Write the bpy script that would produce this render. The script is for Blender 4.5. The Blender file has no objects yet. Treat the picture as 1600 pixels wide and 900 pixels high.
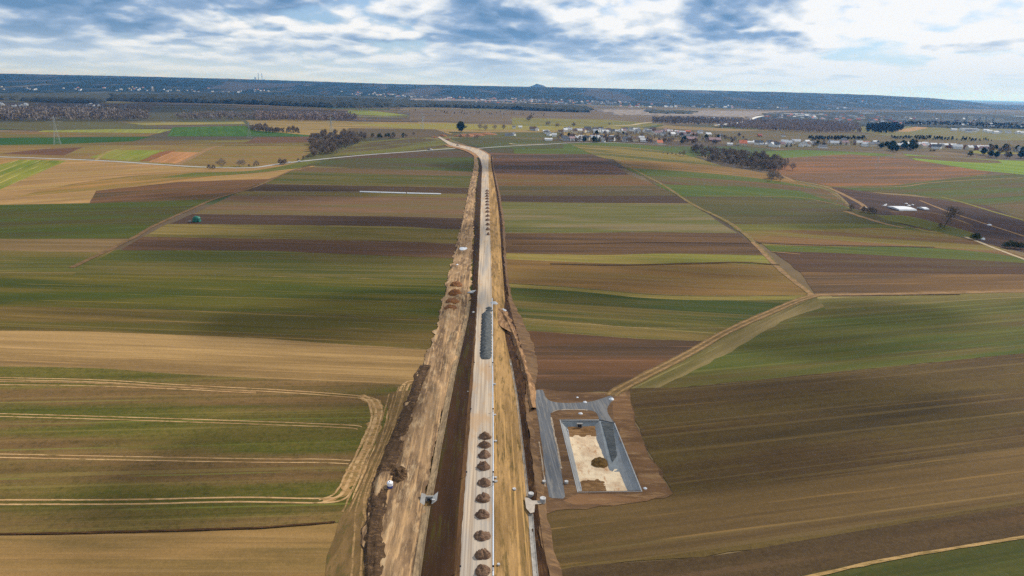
import bpy, bmesh, math, random
from mathutils import Vector, Matrix, noise
from mathutils.geometry import tessellate_polygon
R = math.radians
rnd = random.Random(7)
sc = bpy.context.scene
col = sc.collection

# ------------------------------------------------------------------ camera
F = 1081.0
CAMH = 110.0
PITCH, ROLL = 16.09, 1.29
ROT = Matrix.Rotation(R(90 - PITCH), 3, 'X') @ Matrix.Rotation(R(ROLL), 3, 'Z')
cam_d = bpy.data.cameras.new('camera'); cam = bpy.data.objects.new('camera', cam_d)
col.objects.link(cam); sc.camera = cam
cam_d.sensor_width = 36; cam_d.lens = 36 * F / 1600
cam_d.clip_start = 1; cam_d.clip_end = 200000
cam.matrix_world = Matrix.Translation((0, 0, CAMH)) @ ROT.to_4x4()

def P(u, v, z=0.0):
    """point of the terrain (height z) that lies in the direction of a photo pixel"""
    d = ROT @ Vector((u - 800, 450 - v, -F))
    if d.z > -1e-4: d.z = -1e-4
    t = (z - CAMH) / d.z
    return Vector((d.x * t, d.y * t, z))

def hz_y(u): return 138 + (u - 800) * math.tan(R(ROLL))

# ------------------------------------------------------------------ materials
KEXP = 1.0    # brightness of a fully lit white ground, picture value per unit of base colour
def lin(c, warm=False):
    o = []
    for x, k in zip(c[:3], (1.42, 1.50, 1.85 if warm else 1.60)):
        x /= 255.0
        x = x / 12.92 if x <= .04045 else ((x + .055) / 1.055) ** 2.4
        o.append(min(.9, x / k))
    return (*o, 1)

class NT:
    def __init__(s, name):
        s.m = bpy.data.materials.new(name); s.m.use_nodes = True
        s.t = s.m.node_tree; s.n = s.t.nodes; s.l = s.t.links
        s.bsdf = s.n['Principled BSDF']
        s.bsdf.inputs['Roughness'].default_value = .95
        s.bsdf.inputs['Specular IOR Level'].default_value = .12
    def new(s, ty, **kw):
        n = s.n.new(ty)
        for k, v in kw.items(): setattr(n, k, v)
        return n
    def link(s, a, b): s.l.new(a, b)
    def math(s, op, a, b=None, c=None, clamp=False):
        n = s.new('ShaderNodeMath', operation=op, use_clamp=clamp)
        for i, x in enumerate((a, b, c)):
            if x is None: continue
            if isinstance(x, (int, float)): n.inputs[i].default_value = x
            else: s.link(x, n.inputs[i])
        return n.outputs[0]
    def coords(s, ang=0, scale=(1, 1, 1), obj=False):
        if obj: src = s.new('ShaderNodeTexCoord').outputs['Object']
        else: src = s.new('ShaderNodeNewGeometry').outputs['Position']
        r = s.new('ShaderNodeVectorRotate', rotation_type='Z_AXIS'); r.inputs['Angle'].default_value = -ang
        s.link(src, r.inputs['Vector'])
        v = s.new('ShaderNodeVectorMath', operation='MULTIPLY'); v.inputs[1].default_value = scale
        s.link(r.outputs[0], v.inputs[0])
        return v.outputs[0]
    def noise(s, vec, scale, detail=3, rough=.55, off=0):
        if off:
            a = s.new('ShaderNodeVectorMath', operation='ADD'); a.inputs[1].default_value = (off, off * 1.7, off * .3)
            s.link(vec, a.inputs[0]); vec = a.outputs[0]
        n = s.new('ShaderNodeTexNoise'); n.inputs['Scale'].default_value = scale
        n.inputs['Detail'].default_value = detail; n.inputs['Roughness'].default_value = rough
        s.link(vec, n.inputs['Vector']); return n.outputs['Fac']
    def ramp(s, fac, lo, hi):
        n = s.new('ShaderNodeMapRange'); n.interpolation_type = 'SMOOTHSTEP'
        n.inputs['From Min'].default_value = lo; n.inputs['From Max'].default_value = hi
        s.link(fac, n.inputs['Value']); return n.outputs[0]
    def mix(s, f, a, b, bt='MIX'):
        n = s.new('ShaderNodeMix', data_type='RGBA', blend_type=bt)
        if isinstance(f, (int, float)): n.inputs[0].default_value = f
        else: s.link(f, n.inputs[0])
        for i, x in ((6, a), (7, b)):
            if isinstance(x, tuple): n.inputs[i].default_value = x
            else: s.link(x, n.inputs[i])
        return n.outputs[2]
    def bump(s, h, strength, dist):
        b = s.new('ShaderNodeBump'); b.inputs['Strength'].default_value = strength; b.inputs['Distance'].default_value = dist
        s.link(h, b.inputs['Height']); s.link(b.outputs[0], s.bsdf.inputs['Normal'])
    def col(s, c):
        if isinstance(c, tuple): s.bsdf.inputs['Base Color'].default_value = c
        else: s.link(c, s.bsdf.inputs['Base Color'])

_seed = [0]
def field_mat(a, b, c=None, ang=0.0, streak=.55, patch=.5, grain=.35, lines=None, clump=0):
    """crop or bare soil: rows along ang, two soil/crop colours, third colour in larger patches"""
    _seed[0] += 13.7; o = _seed[0]
    def mute(q):
        g = .3 * q[0] + .6 * q[1] + .1 * q[2]; return tuple((x + (g - x) * .06) * .98 for x in q)
    a, b = mute(a), mute(b); c = mute(c) if c else None
    t = NT('field soil and crop'); A, B = lin(a, True), lin(b, True)
    w = t.coords(ang)
    ws = t.coords(ang, (.025, 1, 1))
    n1 = t.noise(ws, .055, 8, .74, o)          # wide streaks along the rows
    n2 = t.noise(ws, .6, 5, .75, o + 3)        # drill rows
    n3 = t.noise(t.coords(ang, (.35, 1, 1)), .022, 5, .6, o + 5)      # large patches
    n4 = t.noise(w, .55, 7, .85, o + 7)         # clods, tufts
    s = t.math('MULTIPLY_ADD', t.math('SUBTRACT', n1, .5), 2.6 * streak, t.math('MULTIPLY', t.math('SUBTRACT', n2, .5), 1.5 * streak))
    s = t.math('ADD', s, t.math('MULTIPLY', t.math('SUBTRACT', n3, .5), 3.0 * patch))
    s = t.math('ADD', s, t.math('MULTIPLY', t.math('SUBTRACT', n4, .5), 3.2 * grain))
    f = t.ramp(t.math('ADD', s, .5), .12, .88)
    cc = t.mix(f, A, B)
    if c:
        n5 = t.noise(t.coords(ang, (.12, 1, 1)), .035, 4, .6, o + 11)
        cc = t.mix(t.ramp(n5, .46, .60), cc, lin(c, True))
    if lines is None: lines = (17, .8, [min(255, x * 1.3 + 16) for x in a], .5)
    if clump:
        n7 = t.noise(w, .45, 5, .8, o + 31)
        cc = t.mix(t.math('MULTIPLY', t.ramp(n7, .5, .62), clump), cc, lin([x * .62 for x in a]))
    n6 = t.noise(w, 1.1, 6, .9, o + 17)
    n8 = t.noise(t.coords(ang, (.05, 1, 1)), .12, 7, .8, o + 27)
    g = t.math('MULTIPLY_ADD', n6, .35 + grain * 1.6, .825 - grain * .8)
    g = t.math('MULTIPLY', g, t.math('MULTIPLY_ADD', n8, 1.5, .25))
    vv = t.new('ShaderNodeVectorMath', operation='SCALE'); t.link(cc, vv.inputs[0]); t.link(g, vv.inputs['Scale'])
    cc = vv.outputs[0]
    if lines:                                   # (period m, width m, colour, strength)
        sep = t.new('ShaderNodeSeparateXYZ'); t.link(w, sep.inputs[0])
        wob = t.math('MULTIPLY', t.noise(t.coords(ang, (.01, .05, 1)), 1.0, 2, .5, o), 3.0)
        fr = t.math('FRACT', t.math('DIVIDE', t.math('ADD', sep.outputs[1], wob), lines[0]))
        on = t.math('LESS_THAN', fr, lines[1] / lines[0])
        brk = t.ramp(t.noise(t.coords(ang, (.02, .2, 1)), 1.0, 3, .6, o + 21), .42, .58)
        cc = t.mix(t.math('MULTIPLY', t.math('MULTIPLY', on, brk), lines[3]), cc, lin(lines[2]))
    if lines and grain > .2:                    # thin bare drill gaps at an uneven spacing
        n9 = t.noise(t.coords(ang, (.006, 1, 1)), .35, 2, .5, o + 41)
        cc = t.mix(t.math('MULTIPLY', t.ramp(n9, .60, .66), .35), cc, lin([min(255, x * 1.22 + 10) for x in b]))
        cc = t.mix(t.math('MULTIPLY', t.ramp(n9, .40, .35), .35), cc, lin([x * .78 for x in a]))
    t.col(cc)
    t.bump(n4, .7, .35)
    return t.m

def dirt_mat(name, a, b, c, scale=.12, ang=0, stretch=.25, bumpd=.3, tread=None, p=(.4, .6)):
    _seed[0] += 9.1; o = _seed[0]
    t = NT(name)
    ws = t.coords(ang, (stretch, 1, 1))
    n1 = t.noise(ws, scale, 6, .65, o); n2 = t.noise(ws, scale * 3.3, 5, .7, o + 4); n3 = t.noise(t.coords(), 2.5, 4, .75, o + 8)
    cc = t.mix(t.ramp(n1, *p), lin(a), lin(b))
    cc = t.mix(t.ramp(n2, .5, .66), cc, lin(c))
    g = t.math('MULTIPLY_ADD', n3, .8, .6)
    vv = t.new('ShaderNodeVectorMath', operation='SCALE'); t.link(cc, vv.inputs[0]); t.link(g, vv.inputs['Scale'])
    cc = vv.outputs[0]
    if tread:
        n5 = t.noise(t.coords(ang, (.012, 1, 1)), 1.1, 3, .6, o + 15)
        cc = t.mix(t.math('MULTIPLY', t.ramp(n5, .52, .62), .6), cc, lin(tread))
    t.col(cc); t.bump(n2, .8, bumpd)
    return t.m

def plain_mat(name, c, var=.12, scale=1.0, rough=.85, spec=.3):
    t = NT(name); n = t.noise(t.coords(), scale, 4, .7, 2)
    k = tuple(x * (1 - var * 2.2) for x in c) + (1,)
    t.col(t.mix(t.ramp(n, .3, .7), k, tuple(c) + (1,)))
    t.bsdf.inputs['Roughness'].default_value = rough; t.bsdf.inputs['Specular IOR Level'].default_value = spec
    return t.m

# ------------------------------------------------------------------ object helpers
def tag(o, label=None, cat=None, group=None, kind=None):
    if label: o['label'] = label
    if cat: o['category'] = cat
    if group: o['group'] = group
    if kind: o['kind'] = kind
    return o
def link(name, me, parent=None, mats=()):
    o = bpy.data.objects.new(name, me); col.objects.link(o); o.parent = parent
    for m in mats: me.materials.append(m)
    return o
def mesh(name, vs, fs, mat=None, parent=None, smooth=False, mats=None, mi=None):
    me = bpy.data.meshes.new(name); me.from_pydata([tuple(v) for v in vs], [], fs)
    for m in (mats or ([mat] if mat else [])): me.materials.append(m)
    if mi: me.polygons.foreach_set('material_index', mi)
    if smooth: me.polygons.foreach_set('use_smooth', [True] * len(me.polygons))
    me.update()
    o = bpy.data.objects.new(name, me); col.objects.link(o); o.parent = parent
    return o
def empty(name, loc, rz=0, **k):
    o = bpy.data.objects.new(name, None); col.objects.link(o); o.location = loc; o.rotation_euler = (0, 0, rz)
    o.empty_display_size = .5
    return tag(o, **k)
def copy_tree(o, parent=None):
    c = o.copy(); col.objects.link(c); c.parent = parent
    for ch in o.children: copy_tree(ch, c)
    return c

def rough_outline(pts, amp, step=6.0):
    out = []; n = len(pts)
    for i in range(n):
        a, b = pts[i], pts[(i + 1) % n]; d = b - a; L = d.length
        dist = max(60.0, a.length)
        st = max(step, dist * .02); k = max(1, min(60, int(L / st)))
        nn = Vector((-d.y, d.x, 0)).normalized() if L > 0 else Vector((0, 0, 0))
        for j in range(k):
            p = a + d * (j / k)
            if j: p = p + nn * (noise.noise(p * .11) * amp + noise.noise(p * .6) * amp * .5)
            out.append(p)
    return out
_layer = [0]
def sheet(name, px, mat, z=None, amp=1.2, label=None, world=False, hole=None, step=6.0, kind='structure'):
    if z is None:
        _layer[0] += 1; z = .02 + .0015 * _layer[0]
    pts = [Vector((p[0], p[1], z)) for p in px] if world else [P(u, v, z) for u, v in px]
    if amp: pts = rough_outline(pts, amp, step)
    loops = [pts] + ([hole] if hole else [])
    tris = tessellate_polygon(loops)
    allp = pts + (list(hole) if hole else [])
    allp = [Vector((p.x, p.y, z)) for p in allp]
    fs = []
    for t in tris:
        a, b, c = (allp[i] for i in t)
        cr = (b - a).cross(c - a).z
        if abs(cr) < 1e-6: continue
        fs.append(tuple(t) if cr > 0 else tuple(reversed(t)))
    o = mesh(name, allp, fs, mat)
    return tag(o, label, kind=kind)

def ang_of(p, q):
    a, b = P(*p), P(*q); return math.atan2(b.y - a.y, b.x - a.x)
def smooth_line(pts, sub=6):
    """Catmull-Rom through points"""
    out = []; n = len(pts)
    for i in range(n - 1):
        p0, p1, p2, p3 = pts[max(i - 1, 0)], pts[i], pts[i + 1], pts[min(i + 2, n - 1)]
        for j in range(sub):
            t = j / sub
            out.append(tuple(.5 * ((2 * p1[k]) + (-p0[k] + p2[k]) * t + (2 * p0[k] - 5 * p1[k] + 4 * p2[k] - p3[k]) * t * t
                                   + (-p0[k] + 3 * p1[k] - 3 * p2[k] + p3[k]) * t ** 3) for k in range(len(p1))))
    out.append(tuple(pts[-1])); return out
edge_lines = []; _balk = []
def strip(top, bot, a, b, c=None, label='field strip', curve=True, amp=1.3, ang=None, balk=True, **k):
    if curve:
        tt = smooth_line(top, 4) if len(top) > 2 else list(top)
        bb = smooth_line(bot, 4) if len(bot) > 2 else list(bot)
    else: tt, bb = list(top), list(bot)
    if ang is None: ang = ang_of(bot[0], bot[-1])
    m = field_mat(a, b, c, ang=ang, **k)
    o = sheet('field', tt + bb[::-1], m, amp=amp, label=label)
    if not _balk:
        _balk.extend([dirt_mat('dry grass balk', (140, 122, 74), (114, 102, 58), (92, 84, 44), .4, stretch=1), dirt_mat('dark balk grass', (76, 64, 40), (90, 78, 46), (60, 52, 34), .4, stretch=1), dirt_mat('straw balk', (156, 132, 90), (132, 112, 70), (104, 94, 54), .4, stretch=1)])
    if not balk: return o
    edge_lines.append(1); fd = P(*top[len(top) // 2]).length
    ribbon('grass_balk', list(top), max(.8, fd * .0018), _balk[(len(edge_lines) * 7) % 3], amp=max(.5, fd * .001), wj=1.2)
    return o
def ribbon(name, px, width, mat, z=None, amp=.25, off=0.0, kind='structure', label=None, world=False, wj=.0):
    if z is None:
        _layer[0] += 1; z = .02 + .0015 * _layer[0]
    line = [Vector((p[0], p[1], z)) for p in px] if world else [P(u, v, z) for u, v in smooth_line(px, 5)]
    dense = []
    for a, b in zip(line, line[1:]):
        L = (b - a).length; st = max(3.0, a.length * .012); k = max(1, min(80, int(L / st)))
        for j in range(k): dense.append(a.lerp(b, j / k))
    dense.append(line[-1])
    vs = []; fs = []
    for i, p in enumerate(dense):
        d = dense[min(i + 1, len(dense) - 1)] - dense[max(i - 1, 0)]
        nn = Vector((-d.y, d.x, 0)).normalized()
        w = width * (1 + wj * noise.noise(p * .07)) / 2
        e1 = amp * noise.noise(p * .5 + Vector((3, 0, off))); e2 = amp * noise.noise(p * .5 + Vector((0, 9, off)))
        vs += [p + nn * (off + w + e1), p + nn * (off - w + e2)]
        if i: k = 2 * i; fs.append((k - 2, k - 1, k + 1, k))
    o = mesh(name, vs, fs, mat)
    return tag(o, label, kind=kind)
CLOUDS = True
# ------------------------------------------------------------------ light
SUN_AZ, SUN_EL = 52, 40           # azimuth: degrees to the right of the view direction
sd = Vector((math.cos(R(SUN_EL)) * math.sin(R(SUN_AZ)), math.cos(R(SUN_EL)) * math.cos(R(SUN_AZ)), math.sin(R(SUN_EL))))
L = bpy.data.lights.new('sun', 'SUN'); L.energy = 4.4; L.angle = R(.53); L.color = (1, .95, .87)
so = bpy.data.objects.new('sun', L); col.objects.link(so)
so.rotation_euler = sd.to_track_quat('Z', 'Y').to_euler(); so.location = (0, 0, 500)

w = bpy.data.worlds.new('World'); sc.world = w; w.use_nodes = True
def build_world():
    nt = w.node_tree; N = nt.nodes; K = nt.links
    bg = N['Background']
    def new(ty, **k):
        n = N.new(ty)
        for a, b in k.items(): setattr(n, a, b)
        return n
    def mt(op, a, b=None, c=None, clamp=False):
        n = new('ShaderNodeMath', operation=op, use_clamp=clamp)
        for i, x in enumerate((a, b, c)):
            if x is None: continue
            if isinstance(x, (int, float)): n.inputs[i].default_value = x
            else: K.new(x, n.inputs[i])
        return n.outputs[0]
    def sm(f, lo, hi):
        n = new('ShaderNodeMapRange'); n.interpolation_type = 'SMOOTHSTEP'
        n.inputs['From Min'].default_value = lo; n.inputs['From Max'].default_value = hi; K.new(f, n.inputs['Value']); return n.outputs[0]
    def mix(f, a, b):
        n = new('ShaderNodeMix', data_type='RGBA')
        if isinstance(f, (int, float)): n.inputs[0].default_value = f
        else: K.new(f, n.inputs[0])
        for i, x in ((6, a), (7, b)):
            if isinstance(x, tuple): n.inputs[i].default_value = x
            else: K.new(x, n.inputs[i])
        return n.outputs[2]
    sky = new('ShaderNodeTexSky', sky_type='NISHITA'); sky.sun_disc = False
    sky.sun_elevation = R(SUN_EL); sky.sun_rotation = R(SUN_AZ); sky.altitude = 200; sky.dust_density = .6
    S = .1
    tc = new('ShaderNodeTexCoord'); sp = new('ShaderNodeSeparateXYZ'); K.new(tc.outputs['Generated'], sp.inputs[0])
    z = mt('MAXIMUM', sp.outputs[2], 0.0)
    az = mt('ARCTAN2', sp.outputs[0], sp.outputs[1])
    # the cloud deck seen edge on: rows of cloud crowd together towards the horizon
    lv = mt('MULTIPLY', mt('LOGARITHM', mt('ADD', z, .045), 2.718), CL['vert'])
    # wide banks lie further off, hence lower contrast near the horizon
    def vec(dz, off):
        c = new('ShaderNodeCombineXYZ'); K.new(mt('MULTIPLY', az, CL['hor']), c.inputs[0]); K.new(mt('ADD', lv, dz), c.inputs[1]); c.inputs[2].default_value = off
        return c.outputs[0]
    def ns(v, s, d, r, dist=0):
        n = new('ShaderNodeTexNoise'); n.inputs['Scale'].default_value = s; n.inputs['Detail'].default_value = d
        n.inputs['Roughness'].default_value = r; n.inputs['Distortion'].default_value = dist; K.new(v, n.inputs['Vector']); return n.outputs['Fac']
    base, up = vec(0, CL['seed']), vec(CL['up'], CL['seed'])
    def bil(v, s):
        n = new('ShaderNodeTexVoronoi', feature='F1'); n.inputs['Scale'].default_value = s; pass
        n.inputs['Detail'].default_value = 1.5; n.inputs['Roughness'].default_value = .55; K.new(v, n.inputs['Vector']); return mt('SUBTRACT', .55, n.outputs['Distance'])
    warp = new('ShaderNodeVectorMath', operation='ADD'); wn = new('ShaderNodeTexNoise'); wn.inputs['Scale'].default_value = 1.6; wn.inputs['Detail'].default_value = 3
    K.new(base, wn.inputs['Vector']); ws_ = new('ShaderNodeVectorMath', operation='SCALE'); ws_.inputs['Scale'].default_value = .5; K.new(wn.outputs['Color'], ws_.inputs[0]); K.new(base, warp.inputs[0]); K.new(ws_.outputs[0], warp.inputs[1])
    wu = new('ShaderNodeVectorMath', operation='ADD'); K.new(warp.outputs[0], wu.inputs[0]); wu.inputs[1].default_value = (0, CL['up'] * .7, 0)
    d0 = mt('MULTIPLY_ADD', bil(warp.outputs[0], 1.9), .30, ns(base, 1.0, 9, .55, .0)); d1 = mt('MULTIPLY_ADD', bil(wu.outputs[0], 1.9), .30, ns(up, 1.0, 4, .5, .0))
    big = ns(base, .38, 2, .5)
    fine = ns(base, 5.5, 7, .6, .4)
    dens = mt('MULTIPLY_ADD', mt('SUBTRACT', big, .5), .55, d0)
    cover = sm(dens, CL['c0'], CL['c1'])
    # tops catch the sun, undersides are in shade
    lit = mt('ADD', mt('MULTIPLY_ADD', mt('SUBTRACT', d0, d1), CL['relief'], .60), mt('MULTIPLY', mt('SUBTRACT', fine, .5), .45))
    lit = mt('ADD', lit, mt('MULTIPLY', sm(dens, .36, .62), -.42))
    sunny = mt('MULTIPLY', sm(az, -.15, .6), .40)              # brighter towards the sun's side
    lit = mt('ADD', lit, sunny, clamp=True)
    n = new('ShaderNodeValToRGB'); K.new(lit, n.inputs[0]); e = n.color_ramp.elements
    e[0].position = .1; e[0].color = (.15, .28, .48, 1)
    e[1].position = .80; e[1].color = (.93, .95, .98, 1)
    x = e.new(.38); x.color = (.30, .43, .64, 1); x = e.new(.62); x.color = (.68, .76, .86, 1)
    skyc = new('ShaderNodeVectorMath', operation='MULTIPLY'); K.new(sky.outputs[0], skyc.inputs[0]); skyc.inputs[1].default_value = (S * .55, S * .78, S * 1.15)
    c = mix(cover, mix(.30, skyc.outputs[0], (.62, .76, .92, 1)), n.outputs[0])
    veil = mix(mt('MULTIPLY', mt('SUBTRACT', 1.0, sm(z, .0, .075)), .82), c, (.66, .76, .88, 1))
    # below the horizon (hidden by the ground)
    K.new(veil, bg.inputs['Color']); bg.inputs['Strength'].default_value = CL['str']
CL = dict(vert=2.2, hor=6.3, seed=25.5, up=.17, relief=2.5, c0=.17, c1=.34, str=1.0)
build_world()
sc.view_settings.view_transform = 'Standard'; sc.view_settings.look = 'None'; sc.view_settings.exposure = 0; sc.view_settings.gamma = 1
sc.view_settings.use_curve_mapping = False
sc.cycles.use_denoising = False; sc.cycles.denoising_prefilter = 'ACCURATE'; sc.cycles.denoising_input_passes = 'RGB_ALBEDO_NORMAL'
sc.cycles.volume_bounces = 0; sc.cycles.transparent_max_bounces = 12; sc.cycles.max_bounces = 6; sc.cycles.diffuse_bounces = 3
# ------------------------------------------------------------------ ground: one sheet with the basin cut out
KEXP = 1.75
basin_px = [(875, 656), (936, 656), (960, 661), (1003, 768), (903, 769)]
basin_rim = [P(u, v, 0) for u, v in basin_px]
def plain_ground():
    t = NT('patchwork of far fields')
    def cells(sx, sy, off, ang):
        a = t.new('ShaderNodeVectorMath', operation='ADD'); a.inputs[1].default_value = (off, off, 0); t.link(t.coords(ang, (sx, sy, 0)), a.inputs[0])
        v = t.new('ShaderNodeTexVoronoi', feature='F1', distance='CHEBYCHEV'); v.inputs['Scale'].default_value = 1; v.inputs['Randomness'].default_value = .8
        t.link(a.outputs[0], v.inputs['Vector']); sp = t.new('ShaderNodeSeparateColor'); t.link(v.outputs['Color'], sp.inputs[0]); return sp.outputs[0], sp.outputs[1]
    r, g_ = cells(.0022, .0052, 3.3, .12)
    n = t.new('ShaderNodeValToRGB'); t.link(r, n.inputs[0]); n.color_ramp.interpolation = 'CONSTANT'; e = n.color_ramp.elements
    cols = [(112, 98, 72), (88, 76, 62), (96, 96, 58), (128, 108, 76), (80, 70, 58), (74, 88, 46), (104, 88, 68), (116, 110, 66), (78, 76, 56), (134, 116, 82)]
    e[0].color = lin(cols[0]); e[1].position = .1; e[1].color = lin(cols[1])
    for i in range(2, 10): x = e.new(i / 10); x.color = lin(cols[i])
    n1 = t.noise(t.coords(.12, (.15, 1, 1)), .012, 7, .75, 4); n2 = t.noise(t.coords(), .002, 5, .6, 9)
    cc = t.mix(t.math('MULTIPLY', t.ramp(n2, .45, .6), .7), n.outputs[0], lin((92, 82, 66)))
    vv = t.new('ShaderNodeVectorMath', operation='SCALE'); t.link(cc, vv.inputs[0]); t.link(t.math('MULTIPLY_ADD', n1, 1.2, .42), vv.inputs['Scale'])
    t.col(vv.outputs[0]); return t.m
gm = plain_ground()
S = 60000
# split in x-strips so that the triangles stay well shaped
def ground():
    g = [(-S, -S), (S, -S), (S, S), (-S, S)]
    pts = [Vector((x, y, 0)) for x, y in g]
    inner = [Vector((-6, 120, 0)), Vector((70, 120, 0)), Vector((70, 260, 0)), Vector((-6, 260, 0))]
    vs = pts + inner; fs = [(0, 1, 5, 4), (1, 2, 6, 5), (2, 3, 7, 6), (3, 0, 4, 7)]
    k = len(vs); rim = [Vector((p.x, p.y, 0)) for p in basin_rim]
    tr = tessellate_polygon([inner, rim]); al = inner + rim
    vs += rim
    idx = [4, 5, 6, 7] + list(range(k, k + len(rim)))
    for t in tr:
        a, b, c = (al[i] for i in t)
        f = tuple(idx[i] for i in t)
        fs.append(f if (b - a).cross(c - a).z > 0 else f[::-1])
    tag(mesh('ground', vs, fs, gm), 'open farmland plain reaching to the horizon', kind='structure')
ground()

# ---- left of the road, bottom up.  colours are how the strips look in full light
T_ = dict
b1 = [(-120, 836), (200, 831), (400, 826), (530, 816), (640, 811)]
b2 = [(-120, 572), (0, 572), (150, 575), (250, 582), (400, 590), (500, 595), (740, 606)]
b3 = [(-120, 516), (100, 517), (200, 520), (400, 528), (500, 535), (740, 550)]
b4 = [(-120, 478), (100, 480), (400, 488), (740, 502)]
b5 = [(-120, 428), (200, 429), (400, 431), (740, 439)]
b6 = [(110, 419), (192, 389), (400, 391), (740, 404)]
b6b = [(-120, 424), (0, 424), (110, 419)]
strip(b1, [(-200, 1000), (200, 1000), (700, 1000)], (150, 120, 74), (124, 102, 62), (166, 130, 84), 'tan bare field striped with faint drill rows in the near corner', streak=.8, patch=.5, lines=(9, .7, (196, 158, 104), .5))
strip(b2, b1, (92, 96, 34), (120, 106, 52), (130, 102, 66), 'green brown winter crop field crossed by pale tramlines', streak=.35, patch=.8, grain=.62, clump=.35)
strip(b3, b2, (162, 130, 86), (138, 110, 72), (178, 144, 98), 'long tan stubble strip left of the haul track', streak=1.0, patch=.6, lines=(7, .5, (206, 164, 108), .6))
strip(b4, b3, (98, 82, 40), (116, 96, 50), (88, 82, 32), 'olive brown strip above the tan stubble', streak=.9, lines=(16, .8, (166, 134, 78), .6))
strip(b5, b4, (84, 88, 26), (104, 94, 36), (70, 80, 22), 'deep green crop strip with thin dry lines', streak=.9, lines=(14, .9, (150, 130, 64), .6))
strip(b6, [(100, 430), (400, 431), (740, 439)], (94, 92, 38), (110, 96, 52), (82, 88, 34), 'olive field strip below the mauve ploughed strip', streak=.9, lines=(13, .8, (144, 124, 64), .5))
strip([(-120, 372), (0, 372), (205, 372)], [(-120, 392), (0, 392), (170, 396)], (134, 108, 76), (118, 98, 62), None, 'dusky strip under the green field', streak=.9)
strip([(-120, 391), (0, 391), (172, 395)], [(-120, 430), (0, 430), (112, 430)], (104, 96, 44), (120, 104, 56), (90, 92, 38), 'patchy olive plot beside the field track', streak=.9, lines=(12, .8, (160, 138, 76), .6))
# upper left big plots
strip([(-120, 321), (0, 320), (150, 317), (250, 314), (338, 311)], [(-120, 374), (0, 373), (202, 373), (240, 352), (302, 324)], (66, 84, 22), (84, 86, 28), (78, 74, 32), 'dark green crop field left of the field track', curve=False, ang=ang_of((0, 320), (335, 312)), streak=.3, patch=.5)
# base of the tan block
strip([(-160, 243), (150, 250), (320, 261), (400, 261), (470, 254), (520, 255)], [(-160, 322), (0, 320), (150, 317), (250, 314), (338, 311), (400, 285), (480, 262)], (182, 142, 94), (152, 120, 78), (164, 134, 82), 'pale tan bare field below the country road', curve=False, ang=ang_of((0, 310), (400, 280)), streak=.8, patch=.8)
strip([(-60, 247), (105, 251)], [(-120, 312), (-10, 300)], (128, 136, 44), (150, 142, 62), (110, 126, 36), 'light green plot in the tan block', curve=False, ang=ang_of((100, 252), (0, 300)), streak=.9, lines=(14, 1.2, (214, 190, 130), .7))
strip([(-100, 248), (32, 249)], [(-160, 275), (-20, 262)], (172, 132, 78), (150, 118, 66), None, 'tan wedge at the field corner', curve=False, ang=ang_of((100, 252), (0, 300)))
strip([(100, 290), (200, 276), (330, 268)], [(20, 308), (200, 292), (340, 276)], (132, 112, 54), (150, 120, 64), (176, 130, 78), 'faded olive swath across the tan field', streak=.7)
strip([(150, 298), (280, 284), (442, 279)], [(140, 318), (250, 314), (338, 311), (398, 293)], (104, 76, 52), (126, 88, 56), (92, 74, 46), 'dark earth strip above the green field', curve=False, ang=ang_of((200, 300), (430, 284)), streak=1.0)
strip([(300, 270), (400, 266), (480, 252), (510, 254)], [(250, 278), (330, 275), (400, 270), (474, 262)], (92, 100, 36), (108, 108, 44), None, 'grass verge under the country road')
# strips right of the diagonal track
strip([(470, 262), (540, 241), (640, 238), (750, 236)], [(486, 259), (620, 266), (760, 268)], (66, 84, 30), (88, 90, 36), (86, 76, 52), 'green crop strip nearest the road junction', curve=False, ang=ang_of((486, 260), (745, 266)), streak=.6)
strip([(545, 241), (640, 238), (750, 236)], [(520, 248), (640, 247), (760, 245)], (92, 72, 58), (84, 70, 52), None, 'dark ploughed strip at the road fork', curve=False, ang=ang_of((520, 248), (745, 247)))
strip([(482, 261), (620, 265), (760, 269)], [(455, 268), (620, 274), (760, 276)], (116, 90, 66), (104, 86, 54), None, 'narrow mauve strip', curve=False)
strip([(455, 267), (620, 273), (760, 275)], [(405, 287), (620, 292), (760, 294)], (88, 90, 34), (106, 94, 50), (76, 84, 32), 'olive green strip striped lengthwise', curve=False, streak=.9, lines=(14, .9, (134, 112, 72), .6))
strip([(405, 287), (620, 291), (760, 294)], [(375, 299), (620, 301), (760, 303)], (84, 64, 46), (74, 58, 40), None, 'dark brown strip above the foil rows', curve=False, streak=.8)
strip([(375, 299), (620, 302), (760, 304)], [(362, 306), (620, 308), (760, 310)], (110, 98, 46), (126, 108, 66), None, 'olive strip below the foil rows', curve=False)
strip([(362, 305), (620, 307), (760, 310)], [(302, 335), (620, 338), (760, 342)], (128, 98, 76), (114, 88, 64), (112, 98, 62), 'wide mauve bare field', curve=False, streak=.8)
strip([(302, 334), (620, 338), (760, 342)], [(262, 351), (620, 355), (760, 361)], (88, 64, 54), (76, 58, 46), None, 'dark plum ploughed strip', curve=False, streak=.9)
strip([(262, 350), (620, 354), (760, 361)], [(222, 370), (620, 378), (760, 383)], (138, 118, 66), (116, 104, 50), (104, 96, 42), 'straw and olive striped strip', curve=False, streak=1.1, lines=(11, .9, (166, 140, 86), .7))
strip([(222, 370), (620, 377), (760, 383)], [(188, 391), (400, 391), (740, 405)], (102, 72, 56), (88, 66, 48), (112, 84, 58), 'mauve ploughed strip', curve=False, streak=.8)

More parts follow.
